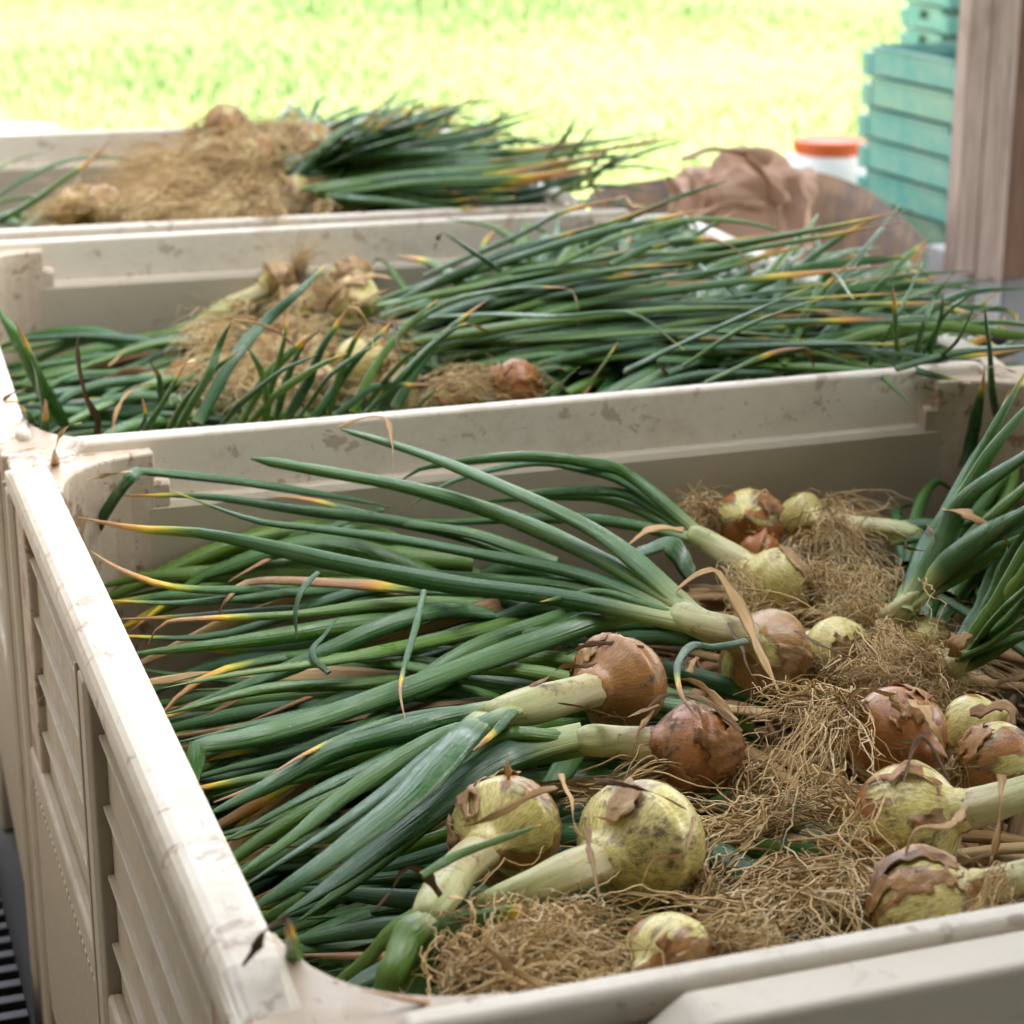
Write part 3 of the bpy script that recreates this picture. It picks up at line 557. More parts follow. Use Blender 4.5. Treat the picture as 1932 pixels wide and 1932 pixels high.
plant('onion under roots at the right, its tall bright leaves rising over the right rim', 1, (1650, 1190, -14, 50), .5, .4, .6, .3, [(1690, 1160, -11), (1722, 1132, -9.5), (1748, 1108, -8.5)], (52, 50), [
      (50, 1.15, [(1796, 1058, -6), (1869, 1005, -3), (1932, 965, 0), (2030, 905, 3)]),
      (42, 1.15, [(1772, 1045, -6), (1801, 975, -3.5), (1845, 920, -1), (1940, 855, 2), (2020, 790, 5)]),
      (36, .93, [(1745, 1040, -8), (1782, 975, -6), (1830, 880, -3), (1868, 820, -.5), (1895, 765, 1.5), (1908, 731, 3)]),
      (40, 1.1, [(1830, 1040, -8), (1932, 975, -4), (2010, 920, 0)]),
      (34, 1.1, [(1735, 1070, -11), (1750, 1015, -11), (1800, 950, -10)]),
      (28, 1.1, [(1800, 1090, -10), (1880, 1060, -8), (1960, 1020, -6)]), (34, 1.1, [(1765, 1040, -7), (1812, 950, -4), (1872, 850, 0), (1960, 740, 4)], dict(seed=.7)), (36, 1.1, [(1790, 1062, -7), (1850, 1000, -4), (1932, 920, 0), (2020, 835, 4)], dict(seed=.85)),
      (34, 1.1, [(1830, 1068, -7), (1932, 1015, -3), (2030, 960, 1)], dict(seed=.75)), (28, .95, [(1775, 1020, -7), (1826, 905, -3), (1880, 800, 1), (1940, 690, 5)], dict(seed=.6))], lift=4,
      dries=[(20, [(1778, 960, -1.5), (1820, 966, -.5), (1862, 990, -.5), (1893, 1025, -1.5), (1889, 1078, -3)]), (10, [(1755, 1010, -4), (1730, 1000, -4), (1712, 1030, -5), (1745, 1040, -5)]), (8, [(1750, 990, -4), (1765, 1015, -3.5), (1755, 1045, -4.5)])],
      roots=[((1655, 1200, -13), (1560, 1140, -9), 110, .028, dict(bend=.03, wav=.007, P1b=(1640, 1050, -11))), ((1660, 1190, -11.5), (1700, 1290, -10), 60, .025), ((1735, 1110, -8), (1770, 1200, -8.5), 3, .008, dict(rad=.0009))])
plant('onion at the right edge with a ragged brown neck and lower spray of leaves', 1, (1765, 1285, -14, 50), .5, .3, .6, .4, [(1800, 1258, -11), (1832, 1236, -10), (1858, 1218, -9)], (56, 46), [
      (34, 1.15, [(1893, 1140, -6), (1932, 1080, -3), (1980, 1000, 0)]), (32, 1.15, [(1872, 1130, -7), (1900, 1060, -5), (1950, 985, -2)]), (30, 1.1, [(1900, 1195, -7.5), (1960, 1140, -5)]),
      (32, 1.1, [(1885, 1160, -5.5), (1932, 1110, -3.5), (2000, 1040, 0)]), (30, 1.1, [(1920, 1205, -9), (1990, 1185, -8)]), (30, 1.1, [(1850, 1150, -9), (1868, 1090, -8), (1905, 1020, -6)]), (32, 1.1, [(1880, 1140, -6), (1925, 1050, -3), (1990, 950, 0)], dict(seed=.8)), (30, 1.1, [(1890, 1180, -7), (1950, 1120, -4), (2030, 1060, -1)], dict(seed=.7))], lift=4,
      dries=[(34, [(1800, 1240, -9), (1806, 1215, -7), (1830, 1195, -7), (1838, 1215, -8)]), (14, [(1880, 1290, -12), (1932, 1275, -11), (1980, 1270, -11)]), (16, [(1850, 1262, -11), (1900, 1285, -12), (1950, 1290, -12)])],
      roots=[((1770, 1290, -12), (1700, 1240, -9), 80, .025, dict(bend=.03)), ((1780, 1300, -12), (1750, 1340, -12), 40, .02)])
plant('little pale onion peeping out between the two right hand sprays of leaves', 1, (1745, 1205, -13, 36), .25, .2, .4, .3, facing=(1760, 1180, -8))
for lab, lv, dr in (('leaf standing straight up above the right corner of the near bin', (19, .97, [(1880, 790, -6), (1873, 735, -1), (1867, 680, 3), (1861, 610, 8), (1860, 568, 11)]), [(14, [(1815, 718, .5), (1845, 728, 1), (1880, 728, 1.2), (1912, 735, .8)]), (10, [(1868, 692, 3), (1890, 690, 3.5), (1915, 706, 2.5)])]),
                    ('green leaf with a yellow top inside the right wall of the near bin', (24, .80, [(1820, 885, -14), (1833, 830, -9), (1846, 778, -4), (1852, 730, 0), (1856, 690, 2.5)]), []),
                    ('long green leaf bowing across the right corner towards the post', (17, 1.1, [(1690, 696, .6), (1750, 678, 1.6), (1830, 662, 3), (1932, 654, 5), (2010, 660, 6)]), [])):
    plant(lab, 1, None, leaves=[lv], dries=dr, name='onion')
plant('yellow leaf folded over the near left corner with a shrivelled brown tip', 1, None, leaves=[(34, .84, [(560, 1880, -6), (557, 1825, -1), (550, 1770, 1.8), (541, 1727, 4)], dict(twist=0, flat=.95, pale=0))], dries=[(24, [(541, 1727, 4), (520, 1742, 3.5), (490, 1768, 2.2), (473, 1798, 1), (460, 1822, .5), (466, 1808, .7)])], name='onion')
plant('yellow tipped leaf lying along the front rim near the left corner', 1, None, leaves=[(22, .42, [(870, 1910, -4), (820, 1893, -1.5), (750, 1880, -.5), (684, 1872, .3)])], name='onion')
plant('wide folded leaf with a yellow edge under the neck of the largest onion', 1, None, leaves=[(60, .93, [(760, 1930, -14), (790, 1830, -11), (845, 1765, -9), (910, 1738, -8), (994, 1722, -7.5)], dict(blunt=True, flat=.25))], dries=[(18, [(1020, 1860, -6), (950, 1815, -5), (900, 1775, -4.5), (860, 1760, -5)])], name='onion')
plant('pale blue curled shoot between the centre onions', 1, None, leaves=[(17, .75, [(1407, 1210, -6), (1372, 1218, -5.5), (1340, 1222, -5.5), (1310, 1217, -5), (1287, 1235, -4.5), (1277, 1265, -4.5), (1288, 1315, -5), (1318, 1358, -6)], dict(seed=.0, n=34))], dries=[(22, [(1300, 1268, -5), (1312, 1240, -4.5), (1318, 1268, -5)])], name='onion')
plant('thin yellowing leaf hanging down over the dark leaves left of centre', 1, None, leaves=[(13, .7, [(800, 1115, -5), (782, 1190, -5.5), (760, 1270, -6.5), (755, 1310, -7), (766, 1366, -8)])], name='onion')
plant('thin green leaf dangling off the pile at the left', 1, None, leaves=[(11, 1.1, [(600, 1080, -4), (572, 1110, -4.5), (557, 1155, -6), (559, 1205, -8)])], name='onion')
plant('slim yellow green leaf standing in the far left corner with a brown hooked tip', 1, None, leaves=[(24, .55, [(122, 985, -16), (112, 940, -8), (104, 895, -2), (103, 850, 2)])], dries=[(10, [(103, 852, 2), (110, 825, 4), (130, 803, 5), (158, 795, 5)])], name='onion')
plant('snapped leaf bent like an elbow in the far left corner', 1, None, leaves=[(24, 1.2, [(156, 1050, -12), (185, 990, -8), (215, 940, -4.5), (241, 908, -2), (257, 890, -1.5), (290, 892, -2), (400, 902, -3), (518, 918, -4.5), (640, 938, -7), (752, 960, -9)], dict(n=40))], dries=[(11, [(250, 890, -1), (215, 893, -1), (160, 905, -1.5)])], name='onion')
# leaves whose tips show at the left of the near bin
tips = [(24, .93, [(1000, 1060, -11), (900, 1020, -9), (752, 985, -7), (560, 960, -5), (413, 942, -4.5), (234, 937, -4)]),
        (26, .78, [(900, 1120, -13), (650, 1100, -10), (467, 1112, -8), (331, 1108, -6), (234, 1077, -4.5), (171, 1040, -3)]),
        (24, .93, [(850, 1090, -13), (700, 1105, -11), (545, 1120, -9), (350, 1138, -8), (191, 1131, -7)]),
        (20, .8, [(700, 1140, -14), (545, 1150, -11), (389, 1160, -9.5), (202, 1169, -8.5)]),
        (28, .75, [(1000, 1140, -11), (752, 1138, -9), (545, 1161, -8), (389, 1170, -7.5), (311, 1178, -7), (280, 1215, -9)]),
        (44, 1.1, [(1000, 1140, -13), (752, 1175, -10.5), (584, 1193, -9.5), (389, 1216, -9), (236, 1238, -9)]),
        (38, 1.1, [(1000, 1165, -12), (752, 1222, -10), (623, 1246, -9), (467, 1272, -8.5), (306, 1302, -8)]),
        (36, 1.1, [(900, 1260, -14), (700, 1290, -12), (500, 1300, -11), (292, 1350, -11)]),
        (40, 1.1, [(950, 1230, -13), (750, 1320, -12), (560, 1350, -12), (317, 1404, -12)]),
        (26, .82, [(1050, 1060, -10), (900, 1010, -8), (752, 985, -7), (600, 945, -6), (515, 935, -5)]),
        (18, .6, [(720, 960, -9), (640, 990, -9), (540, 1035, -10), (430, 1100, -12)]),
        (26, .45, [(980, 1120, -11), (830, 1115, -9), (640, 1100, -8), (480, 1098, -7.5), (430, 1130, -8), (412, 1160, -9.5)]),
        (14, 1.1, [(620, 1270, -9), (590, 1230, -8), (640, 1165, -7.5)])]
desc = ['onion with a pale tipped straight leaf under the far rim at the left', 'onion with an upcurved orange tipped leaf at the far left', 'onion with a leaf ending in yellow against the left wall', 'onion with a slim yellow leaf against the left wall', 'onion with a leaf ending in a drooping orange tip at the left', 'onion with a broad dark leaf pointing at the left wall', 'onion with a long blue green leaf lying over the dark ones at the left', 'onion with a dull leaf sunk low at the left wall', 'onion with a wide dark leaf half under the folded leaf', 'onion with a yellow brown topped leaf crossing below the long fan', 'onion with a yellow crossing leaf by the far wall', 'onion with a straw yellow leaf bent at its tip', 'onion with a short thin leaf standing across the pile']
for d, t in zip(desc, tips): plant(d.replace('onion with a', 'leafy onion top, a', 1) if False else d.replace('onion with a', 'onion top with a', 1), 1, None, leaves=[t], name='onion')
# buried plants: the tangle of limp leaves under the traced ones
def tangle(b, label, group, n, x, y, h, ang, ln, wd, per=4, up=.0, yel=.15, dry=.1, bow=.03, over=.16):
    bands = ['close to its near wall', 'a quarter of the way back', 'halfway back', 'three quarters of the way back', 'close to its far wall']
    for i in range(n):
        X, Y = rng.uniform(*x), rng.uniform(*y); Z = RIM+rng.uniform(*h)*.01; a0 = rng.normal(*ang); C0 = np.array([X, Y, Z]); y1_ = BOX[b][2]; q = min(4, max(0, int((Y-(y1_-1.1))/1.1*5)))
        r = empty('onion', C0, 0, f'{label}, {bands[q]}', 'onion', f'{group}, {bands[q]}')
        up0 = up
        for j in range(per):
            up = up0*rng.uniform(.3, 1.45); a = a0+rng.normal(0, .22+.8*up0); L = rng.uniform(*ln); d = np.array([math.cos(a), math.sin(a), 0]); s = np.array([-d[1], d[0], 0])*rng.normal(0, .05)
            P = [C0+rng.normal(0, .012, 3), C0+d*L*.35+s*.6+(0, 0, bow*rng.random()+up*.3), C0+d*L*.7+s+(0, 0, up*.7+rng.normal(0, .012)), C0+d*L+s*1.6+(0, 0, up-rng.random()*.035)]
            if rng.random() < .22:      # a leaf snapped over near its end
                a2 = a+rng.normal(0, .8); P[3] = P[2]+np.array([math.cos(a2), math.sin(a2), 0])*L*.22+(0, 0, -.05*rng.random()); P.insert(2, P[2]*.93+P[1]*.07)
            x0, x1, y1 = BOX[b]; P = [np.array([min(max(p[0], x0+.01), x1+(over if up0 > .05 else 0)), min(p[1], y1-.005), p[2]]) for p in P]
            q = rng.random(); isd = rng.random() < dry
            wpx = rng.uniform(*wd)*FPX/np.mean([dep(p) for p in P])
            leaf_mesh('dry_leaf' if isd else 'leaf', P, wpx*(.9 if isd else 1), .78 if q < yel else (.92 if q < .5 else 1.15), r, C0, n=18, k=7 if not isd else 6, dry=isd, pale=.02)
        up = up0
tangle(1, 'limp onion leaves buried left in the near bin', 'buried onions in the near bin', 27, (.42, .66), (.12, 1.12), (-24, -14.5), (math.pi, .28), (.34, .52), (.016, .027), 5, bow=.06)
tangle(1, 'mid green onion leaves heaped along the far wall', 'onions heaped along the far wall of the near bin', 7, (.45, .64), (.62, 1.10), (-18, -12), (math.pi, .25), (.34, .5), (.014, .022), 5, bow=.04)
tangle(1, 'dark onion leaves deep right in the near bin', 'buried onions at the right of the near bin', 12, (.85, 1.0), (.45, 1.05), (-20, -14), (.5, .3), (.25, .42), (.013, .02), 5, up=.05, dry=.05)
tangle(1, 'shaded onion leaves, front left of the near bin', 'buried onions in the front left corner', 10, (.30, .45), (.10, .45), (-24, -17), (math.pi+.5, .3), (.28, .42), (.015, .024), 5)
def stuff_bulk(name, label, b, x, y, h, n, nroots, ang, mat='leaf', cat='onion greens'):
    """what lies under the picked-out plants: leaves and roots nobody could count"""
    VV, FF, A = [], [], {'t': [], 'u': [], 'tip': [], 'seed': []}; o = 0
    for i in range(n):
        X, Y = rng.uniform(*x), rng.uniform(*y); Z = RIM+rng.uniform(*h)*.01; a = rng.normal(*ang); L = rng.uniform(.3, .55); d = np.array([math.cos(a), math.sin(a), 0])
        P = smooth_path([np.array([X, Y, Z])-d*L/2, np.array([X, Y, Z+.02*rng.random()]), np.array([X, Y, Z])+d*L/2+np.array([0, 0, -.02])], 10)
        x0, x1, y1 = BOX[b]; P[:, 0] = np.clip(P[:, 0], x0+.01, x1-.01); P[:, 1] = np.clip(P[:, 1], y[0]-.05, y1-.005)
        V, F, t, u = tube_arr(P, rng.uniform(.014, .022)*np.clip(1.05-np.linspace(0, 1, 10)**3, .1, 1), .5, 6); VV.append(V); FF.append(F+o); o += len(V); A['t'].append(t); A['u'].append(u); A.setdefault('pale', []).append(np.zeros(len(t))); A['tip'].append(np.full(len(t), rng.choice([.8, 1.1, 1.2]))); A['seed'].append(np.full(len(t), rng.random()))
    tag(mesh(name, np.vstack(VV), np.vstack(FF), M[mat], attrs={k: np.concatenate(v) for k, v in A.items()}), label, cat, kind='stuff')
stuff_bulk('onion_greens', 'dark mass of crushed onion greens deep in the near bin', 1, (.1, .42), (.12, 1.1), (-38, -27), 240, 0, (math.pi, .8))
stuff_bulk('dead_leaves', 'mass of dead brown onion leaves under the roots in the near bin', 1, (.42, 1.1), (.12, 1.1), (-30, -19), 300, 0, (1.2, 1.2), 'dry', 'dead leaves')
def root_mat(label, b, px_list, n, ln, lift=.012, wav=.0028, rad=.0007, sink=1.2, per=16):
    st, mi, en = [], [], []
    for (x, y, h, sx, sy, dx, dy, m) in px_list:
        for i in range(max(1, int(n*m/per))):
            p0 = at(b, x+rng.normal(0, sx), y+rng.normal(0, sy), h-sink+rng.normal(0, .8)); a0 = math.atan2(dy, dx)+rng.normal(0, .7); L0 = rng.uniform(*ln); side = rng.normal(0, .025)
            for j in range(per):
                a = a0+rng.normal(0, .22); L = L0*rng.uniform(.6, 1.15); d = np.array([math.cos(a), math.sin(a), rng.normal(0, .16)]); p = p0+rng.normal(0, .006, 3); q = p+d*L; q[2] -= .012
                st.append(p); en.append(q); mi.append((p+q)/2+np.array([-d[1]*side+rng.normal(0, .008), d[0]*side+rng.normal(0, .008), lift+rng.random()*.016]))
    V, F, A = strands(np.array(st), np.array(mi), np.array(en), 20, wav, rad)
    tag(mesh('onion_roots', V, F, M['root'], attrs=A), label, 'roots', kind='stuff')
# (px, py, h, spread x, spread y, direction in plan, amount)
root_mat('matted pale brown onion roots filling the middle of the near bin', 1, [
    (1470, 1600, -11, 60, 50, -.3, -.6, 1.6), (1450, 1700, -10.5, 70, 40, -.6, -.5, 1.6), (1520, 1680, -9.5, 45, 50, .2, -.8, 1.3), (1560, 1560, -11, 40, 40, -.2, -1, .8), (1500, 1780, -10, 70, 20, .8, -.2, .9), (1340, 1700, -12, 40, 40, .5, .3, .6),
    (1120, 1490, -11, 50, 18, 1, .1, .7), (1420, 1540, -13, 40, 40, .2, .5, .8), (1600, 1650, -11, 40, 40, -.3, -1, .8)], 92, (.08, .15), rad=.00105, sink=1.7)
root_mat('dense brown root ball at the front rim of the near bin', 1, [(940, 1850, -9, 30, 14, 1, .2, 1.6), (900, 1850, -9, 22, 18, .9, .35, 1.3), (1120, 1810, -9, 30, 18, -1, -.1, 1.5), (860, 1855, -9, 8, 20, .6, .8, .5), (960, 1795, -10, 40, 12, 1, -.1, 1.0)], 150, (.05, .10), wav=.005, rad=.0008, sink=.3)
root_mat('sprawling tan roots between the onions towards the far wall', 1, [
    (1600, 1080, -12, 55, 45, -.4, -.3, 1.5), (1560, 1010, -12.5, 50, 30, .8, -.5, 1.0), (1660, 1150, -12, 45, 40, -.6, .3, 1.2), (1620, 1200, -12, 40, 40, .4, -.7, 1.0), (1680, 1260, -11, 45, 35, .6, -.6, 1.1), (1640, 1300, -11.5, 50, 20, 1, -.2, .9), (1330, 960, -12, 45, 22, -.8, .1, .5), (1390, 1120, -12.5, 22, 35, .1, .5, .5), (1560, 1290, -12.5, 40, 30, 0, -1, .5)], 78, (.07, .13), rad=.00095, sink=1.5)
# ------------------------------------------------------------------ middle bin
def lerp_poly(P, u):
    P = np.array(P, float); d = np.linalg.norm(np.diff(P, axis=0), axis=1); s = np.concatenate([[0], np.cumsum(d)])*1.; x = u*s[-1]; return np.array([np.interp(x, s, P[:, 0]), np.interp(x, s, P[:, 1]), np.interp(x, s, P[:, 2])])
mid = [((668, 568, -9, 46), .15, .2, .3, .35, (760, 590, -5), 'white and yellow onion with torn straw skins in the middle of the middle bin'),
       ((692, 690, -12, 62), .3, .25, .4, .3, (780, 660, -8), 'yellow bulb behind the front leaves of the middle bin'),
       ((972, 732, -8, 52), .75, .9, .35, .3, (1040, 690, -7), 'orange brown onion showing its root end above the near rim of the middle bin'),
       ((560, 582, -10, 34), .2, .2, .3, .2, (620, 575, -8), 'small glossy pale onion beside the root tangle in the middle bin'),
       ((548, 640, -11, 40), .5, .2, .5, .4, (600, 640, -9), 'dusty brown onion under the root tangle in the middle bin'),
       ((660, 530, -10, 40), .35, .3, .5, .5, (730, 545, -7), 'papery onion at the top of the middle heap'),
       ((352, 715, -14, 30), .7, .4, .4, .5, (330, 730, -14), 'small brown onion deep at the left of the middle bin'),
       ((585, 675, -12, 40), .3, .25, .5, .3, (640, 670, -10), 'pale onion between the upright leaves in the middle bin'),
       ((600, 735, -13, 44), .4, .3, .6, .4, (680, 720, -10), 'dull onion low behind the near rim of the middle bin'),
       ((860, 755, -12, 44), .5, .4, .6, .3, (930, 720, -10), 'tan onion under the root tuft at the near rim of the middle bin'),
       ((755, 735, -13, 40), .4, .3, .6, .3, (820, 700, -10), 'muddy onion low at the near rim, left of the tan one')]
top_tips = [(1316, 312, 16), (1371, 342, 15), (1416, 388, 13), (1380, 462, 10), (1536, 450, 9), (1560, 425, 10), (1660, 405, 11), (1698, 388, 12), (1751, 450, 10), (1796, 520, 8), (1836, 552, 7), (1741, 497, 9), (1832, 615, 4), (1700, 560, 5), (1640, 585, 4), (1500, 620, 2), (1460, 640, 0), (1700, 650, 1), (1790, 610, 4), (1840, 640, 3)]
bases = [(716, 575, -8), (752, 600, -8), (800, 640, -9), (860, 665, -10), (930, 690, -10)]
def fan(b, u0, u1, n, wd, droop=0, jit=20):
    out = []
    for i in range(n):
        u = u0+(u1-u0)*(i+rng.random())/n; T = lerp_poly(top_tips, min(1, u)); T[:2] += rng.normal(0, jit, 2)*(1, .8); B = lerp_poly(bases, min(1, max(0, u*1.05+rng.normal(0, .12)))); B[:2] += rng.normal(0, 12, 2)
        k_ = rng.uniform(.6, 1.05); T = B+(T-B)*k_; m1 = B+(T-B)*.35+(0, -rng.uniform(5, 26), 2.0); m2 = B+(T-B)*.7+(0, -rng.uniform(2, 20), 1.2)
        tip = rng.choice([.80, .88, .95, 1.1], p=[.22, .25, .25, .28]); out.append((rng.uniform(*wd), tip, [tuple(B), tuple(m1), tuple(m2), tuple(T)], dict(free=True)))
    return out
for i, (bb, tan, hue, dirt, cov, fc, lab) in enumerate(mid):
    lv = fan(2, [0, .3, .6, .1, .4, .05, 0, .5, .6, .8, .7][i], [.35, .7, 1, .3, .8, .3, 0, .9, .9, 1, 1][i], [9, 9, 9, 5, 5, 9, 0, 7, 6, 7, 7][i], (15, 25))
    plant(lab, 2, bb, min(.9, tan+.25), hue+.1, min(.8, dirt+.2), cov+.3, facing=fc, leaves=lv, roots=[((bb[0]-bb[3]*.8, bb[1]+5, bb[2]), (bb[0]-bb[3]*2.1, bb[1]+25, bb[2]-1), 45, .02, dict(seg=10))])
plant('brown necked onion lying against the far wall of the middle bin, roots sticking up', 2, (530, 528, -11, 34), .6, .2, .7, .4, [(480, 556, -12), (430, 575, -13), (390, 592, -14)], (44, 24), [(20, 1.1, [(330, 625, -15), (230, 640, -16), (90, 680, -17)]), (22, 1.1, [(340, 640, -15), (200, 670, -16), (85, 695, -17)]), (22, 1.1, [(330, 660, -15), (230, 700, -16), (130, 760, -17)]), (20, 1.1, [(350, 640, -14), (260, 690, -15), (180, 740, -16)])],
      roots=[((560, 520, -9), (600, 470, -3), 70, .03, dict(seg=10)), ((570, 515, -8), (575, 455, 0), 14, .03, dict(rad=.0007)), ((540, 560, -10), (560, 600, -8), 50, .03)])
front = [('leftmost tall front leaf of the middle bin, with a bent brown tip', 22, 1.0, [(335, 815, -5), (360, 765, -1), (392, 710, 3), (415, 650, 6), (436, 608, 9)], [(8, [(436, 604, 9), (485, 610, 9), (530, 630, 8), (565, 660, 6)])]),
         ('tallest straight front leaf crossing the white onion in the middle bin', 24, .97, [(372, 800, -5), (440, 680, 1), (500, 608, 4), (560, 553, 7), (612, 500, 9)], []),
         ('front leaf in the middle bin with a narrow yellow end, left of the root tangle', 18, .8, [(275, 812, -5), (300, 770, -1), (330, 720, 3), (352, 685, 6)], [(8, [(352, 684, 6), (372, 680, 5.5), (385, 700, 4)])]),
         ('upright front leaf with a yellow tip in front of the root tangle', 20, .86, [(500, 800, -6), (512, 730, -1), (530, 665, 4), (540, 620, 7), (543, 580, 9)], []),
         ('front leaf in the middle bin leaning right with an orange brown bent end', 22, .86, [(540, 795, -6), (575, 730, -2), (608, 660, 3), (635, 610, 6), (655, 578, 8)], [(7, [(655, 578, 8), (675, 585, 8), (700, 625, 6.5), (705, 668, 5)])]),
         ('long front leaf leaning right across the yellow bulb of the middle bin', 20, .9, [(590, 790, -6), (640, 720, -2), (690, 660, 2), (742, 604, 5)], [(7, [(742, 604, 5), (750, 650, 4), (765, 675, 3), (800, 690, 2)])]),
         ('short dark front leaf with a curled grey tip in the middle bin', 15, 1.1, [(500, 795, -5), (500, 740, -1), (490, 690, 2), (462, 645, 5)], []),
         ('pale edged front leaf arching to the right with a thin drooping end', 19, .93, [(715, 775, -5), (770, 700, 0), (825, 645, 4), (870, 615, 6), (885, 610, 6)], [(6, [(885, 610, 6), (920, 625, 5), (960, 632, 4)])]),
         ('second pale edged front leaf right of the arching one', 15, .95, [(690, 780, -5), (760, 705, 0), (820, 640, 3), (850, 618, 4)], []),
         ('broad front leaf low at the near rim left of the orange onion', 16, .75, [(630, 785, -5), (700, 735, -2), (780, 725, -1), (820, 728, -1)], []),
         ('short yellow tipped blade standing at the near rim by the root tuft', 11, .7, [(790, 765, -4), (825, 735, 0), (850, 715, 2)], []),
         ('thin pale blade standing at the near rim right of the orange onion', 10, .9, [(1095, 745, -2), (1130, 700, 2), (1165, 645, 5)], []),
         ('green blade leaning right by the orange onion at the near rim', 12, .95, [(1010, 760, -4), (1050, 730, 0), (1095, 690, 3)], []),
         ('dark leaf rising out of the far left corner of the middle bin', 34, 1.2, [(120, 800, -14), (78, 730, -7), (40, 655, -1), (-20, 560, 5)], []),
         ('green leaf with a thin brown hook in the left corner of the middle bin', 15, .8, [(80, 815, -7), (80, 760, -3), (68, 700, 2), (50, 650, 5), (30, 606, 8)], []),
         ('leaf with a folded brown end lying over the left rim of the middle bin', 14, .75, [(75, 815, -5), (55, 785, -1), (38, 765, 1), (28, 755, 1.5)], [(9, [(30, 758, 1.6), (6, 755, 2), (22, 745, 3), (52, 730, 4)])]),
         ('yellow topped spike at the left rim of the middle bin', 13, .45, [(88, 820, -6), (87, 790, -2), (85, 760, 2), (84, 752, 3)], []),
         ('short yellow and green blade left of the tall leaves at the middle bin', 11, .7, [(262, 812, -4), (275, 785, -1), (268, 748, 2)], []),
         ('small green blade with an orange tip behind the tall front leaves', 12, .7, [(305, 760, -8), (302, 720, -3), (292, 695, 0), (280, 678, 2)], []),
         ('orange tipped leaf standing up at the right end of the middle bin', 13, .8, [(1698, 700, -2), (1692, 640, 3), (1688, 580, 7), (1684, 532, 10)], []),
         ('slim green leaf beside the orange tipped one, right end of the middle bin', 12, .93, [(1725, 690, -2), (1740, 620, 4), (1765, 560, 7), (1800, 515, 10)], []),
         ('yellow based leaf leaning up at the right corner of the middle bin', 11, 1.1, [(1750, 690, -2), (1762, 640, 2), (1775, 600, 5), (1778, 560, 8)], []),
         ('bent yellow leaf over the near rim of the middle bin towards the right', 13, .62, [(1330, 722, -2), (1400, 690, 1), (1470, 662, 3), (1518, 655, 4)], [(10, [(1518, 655, 4), (1528, 665, 3.5), (1535, 706, 1)])]),
         ('bluish leaf arching over the right hand pile with a long thin drooping end', 13, 1.0, [(800, 600, -2), (920, 592, 2), (1050, 598, 5), (1150, 590, 6), (1210, 600, 6), (1290, 660, 4)], []),
         ('pale green leaf bent over with a dry tip, on top of the right hand pile', 13, .85, [(730, 640, -4), (850, 570, 1), (960, 545, 5), (1060, 543, 7), (1080, 550, 7)], [(6, [(1080, 550, 7), (1090, 575, 6), (1091, 618, 4)])]),
         ('pale kinked leaf end standing above the pile in front of the far rim', 17, 1.2, [(940, 510, 1), (915, 490, 4), (870, 460, 7), (836, 440, 9)], [(9, [(836, 440, 9), (824, 452, 8), (822, 470, 7)])]),
         ('long arching leaf in front of the paper bag', 14, 1.1, [(1050, 500, 4), (1170, 445, 8), (1300, 415, 9), (1420, 422, 9), (1536, 455, 7)], []),
         ('orange brown dry ended leaf lying on the far rim of the middle bin', 14, .75, [(800, 520, -2), (966, 450, 5), (1060, 400, 10), (1150, 378, 12), (1180, 370, 12)], [(8, [(1180, 370, 12), (1195, 388, 11), (1215, 392, 11)])]),
         ('curled yellow leaf end on the pile in front of the wheelbarrow', 15, .72, [(1150, 500, 5), (1240, 462, 7), (1330, 452, 8), (1376, 462, 8)], [(6, [(1376, 462, 8), (1400, 480, 7.5), (1421, 518, 6)])])]
sp = [('tall arched blade leaning right out of the pile, right of the paper bag', 14, .95, (1480, 690), (1560, 520), (1611, 565)), ('orange ended blade rising over the pile before the wheelbarrow', 15, .82, (1400, 600), (1540, 480), (1660, 403)), ('longest straight blade rising before the wheelbarrow corner', 14, .97, (1490, 640), (1600, 510), (1699, 385)),
      ('yellow ended straight blade rising before the lower crates', 15, .86, (1560, 640), (1660, 540), (1752, 447)), ('blade bent yellow at its middle, right of the orange ended one', 12, .6, (1460, 660), (1560, 540), (1622, 478)), ('thin blade at the right end of the pile before the white block', 11, 1.1, (1730, 690), (1780, 600), (1838, 552)), ('grey green curved blade at the far right of the pile', 10, 1.1, (1740, 690), (1800, 650), (1835, 585)), ('blade rising left of the orange tipped upright leaf', 11, .95, (1640, 690), (1690, 600), (1742, 495)),
      ('pale blade rising from the middle of the right hand pile', 13, .9, (1290, 690), (1420, 610), (1560, 560)), ('broad dark blade slanting up the right hand pile', 20, .95, (1180, 700), (1350, 620), (1530, 540)), ('yellow ended blade across the foot of the paper bag', 14, .8, (1180, 520), (1300, 450), (1416, 386)), ('slim blade crossing the left of the paper bag', 14, 1.1, (1080, 480), (1210, 400), (1372, 340))]
for i, (x, y) in enumerate(((318, 812), (420, 800), (455, 795), (520, 790), (565, 785), (620, 782), (665, 778), (745, 770), (470, 800), (690, 775))):
    dx, dy = rng.uniform(70, 190), rng.uniform(120, 215); tp = rng.choice([.8, .93, 1.1])
    plant('green blade leaning right behind the near rim of the middle bin, crossing the roots', 2, None, leaves=[(rng.uniform(15, 22), tp, [(x, y, -6), (x+dx*.28, y-dy*.42, -1), (x+dx*.62, y-dy*.75, 3), (x+dx, y-dy, 6)])], group='blades leaning right behind the near rim of the middle bin', name='onion')
for lab, wd, tip, p0, p1, p2 in sp: plant(lab, 2, None, leaves=[(wd, tip, [(*p0, -2), (*p1, 5), (*p2, 10)])], name='onion')
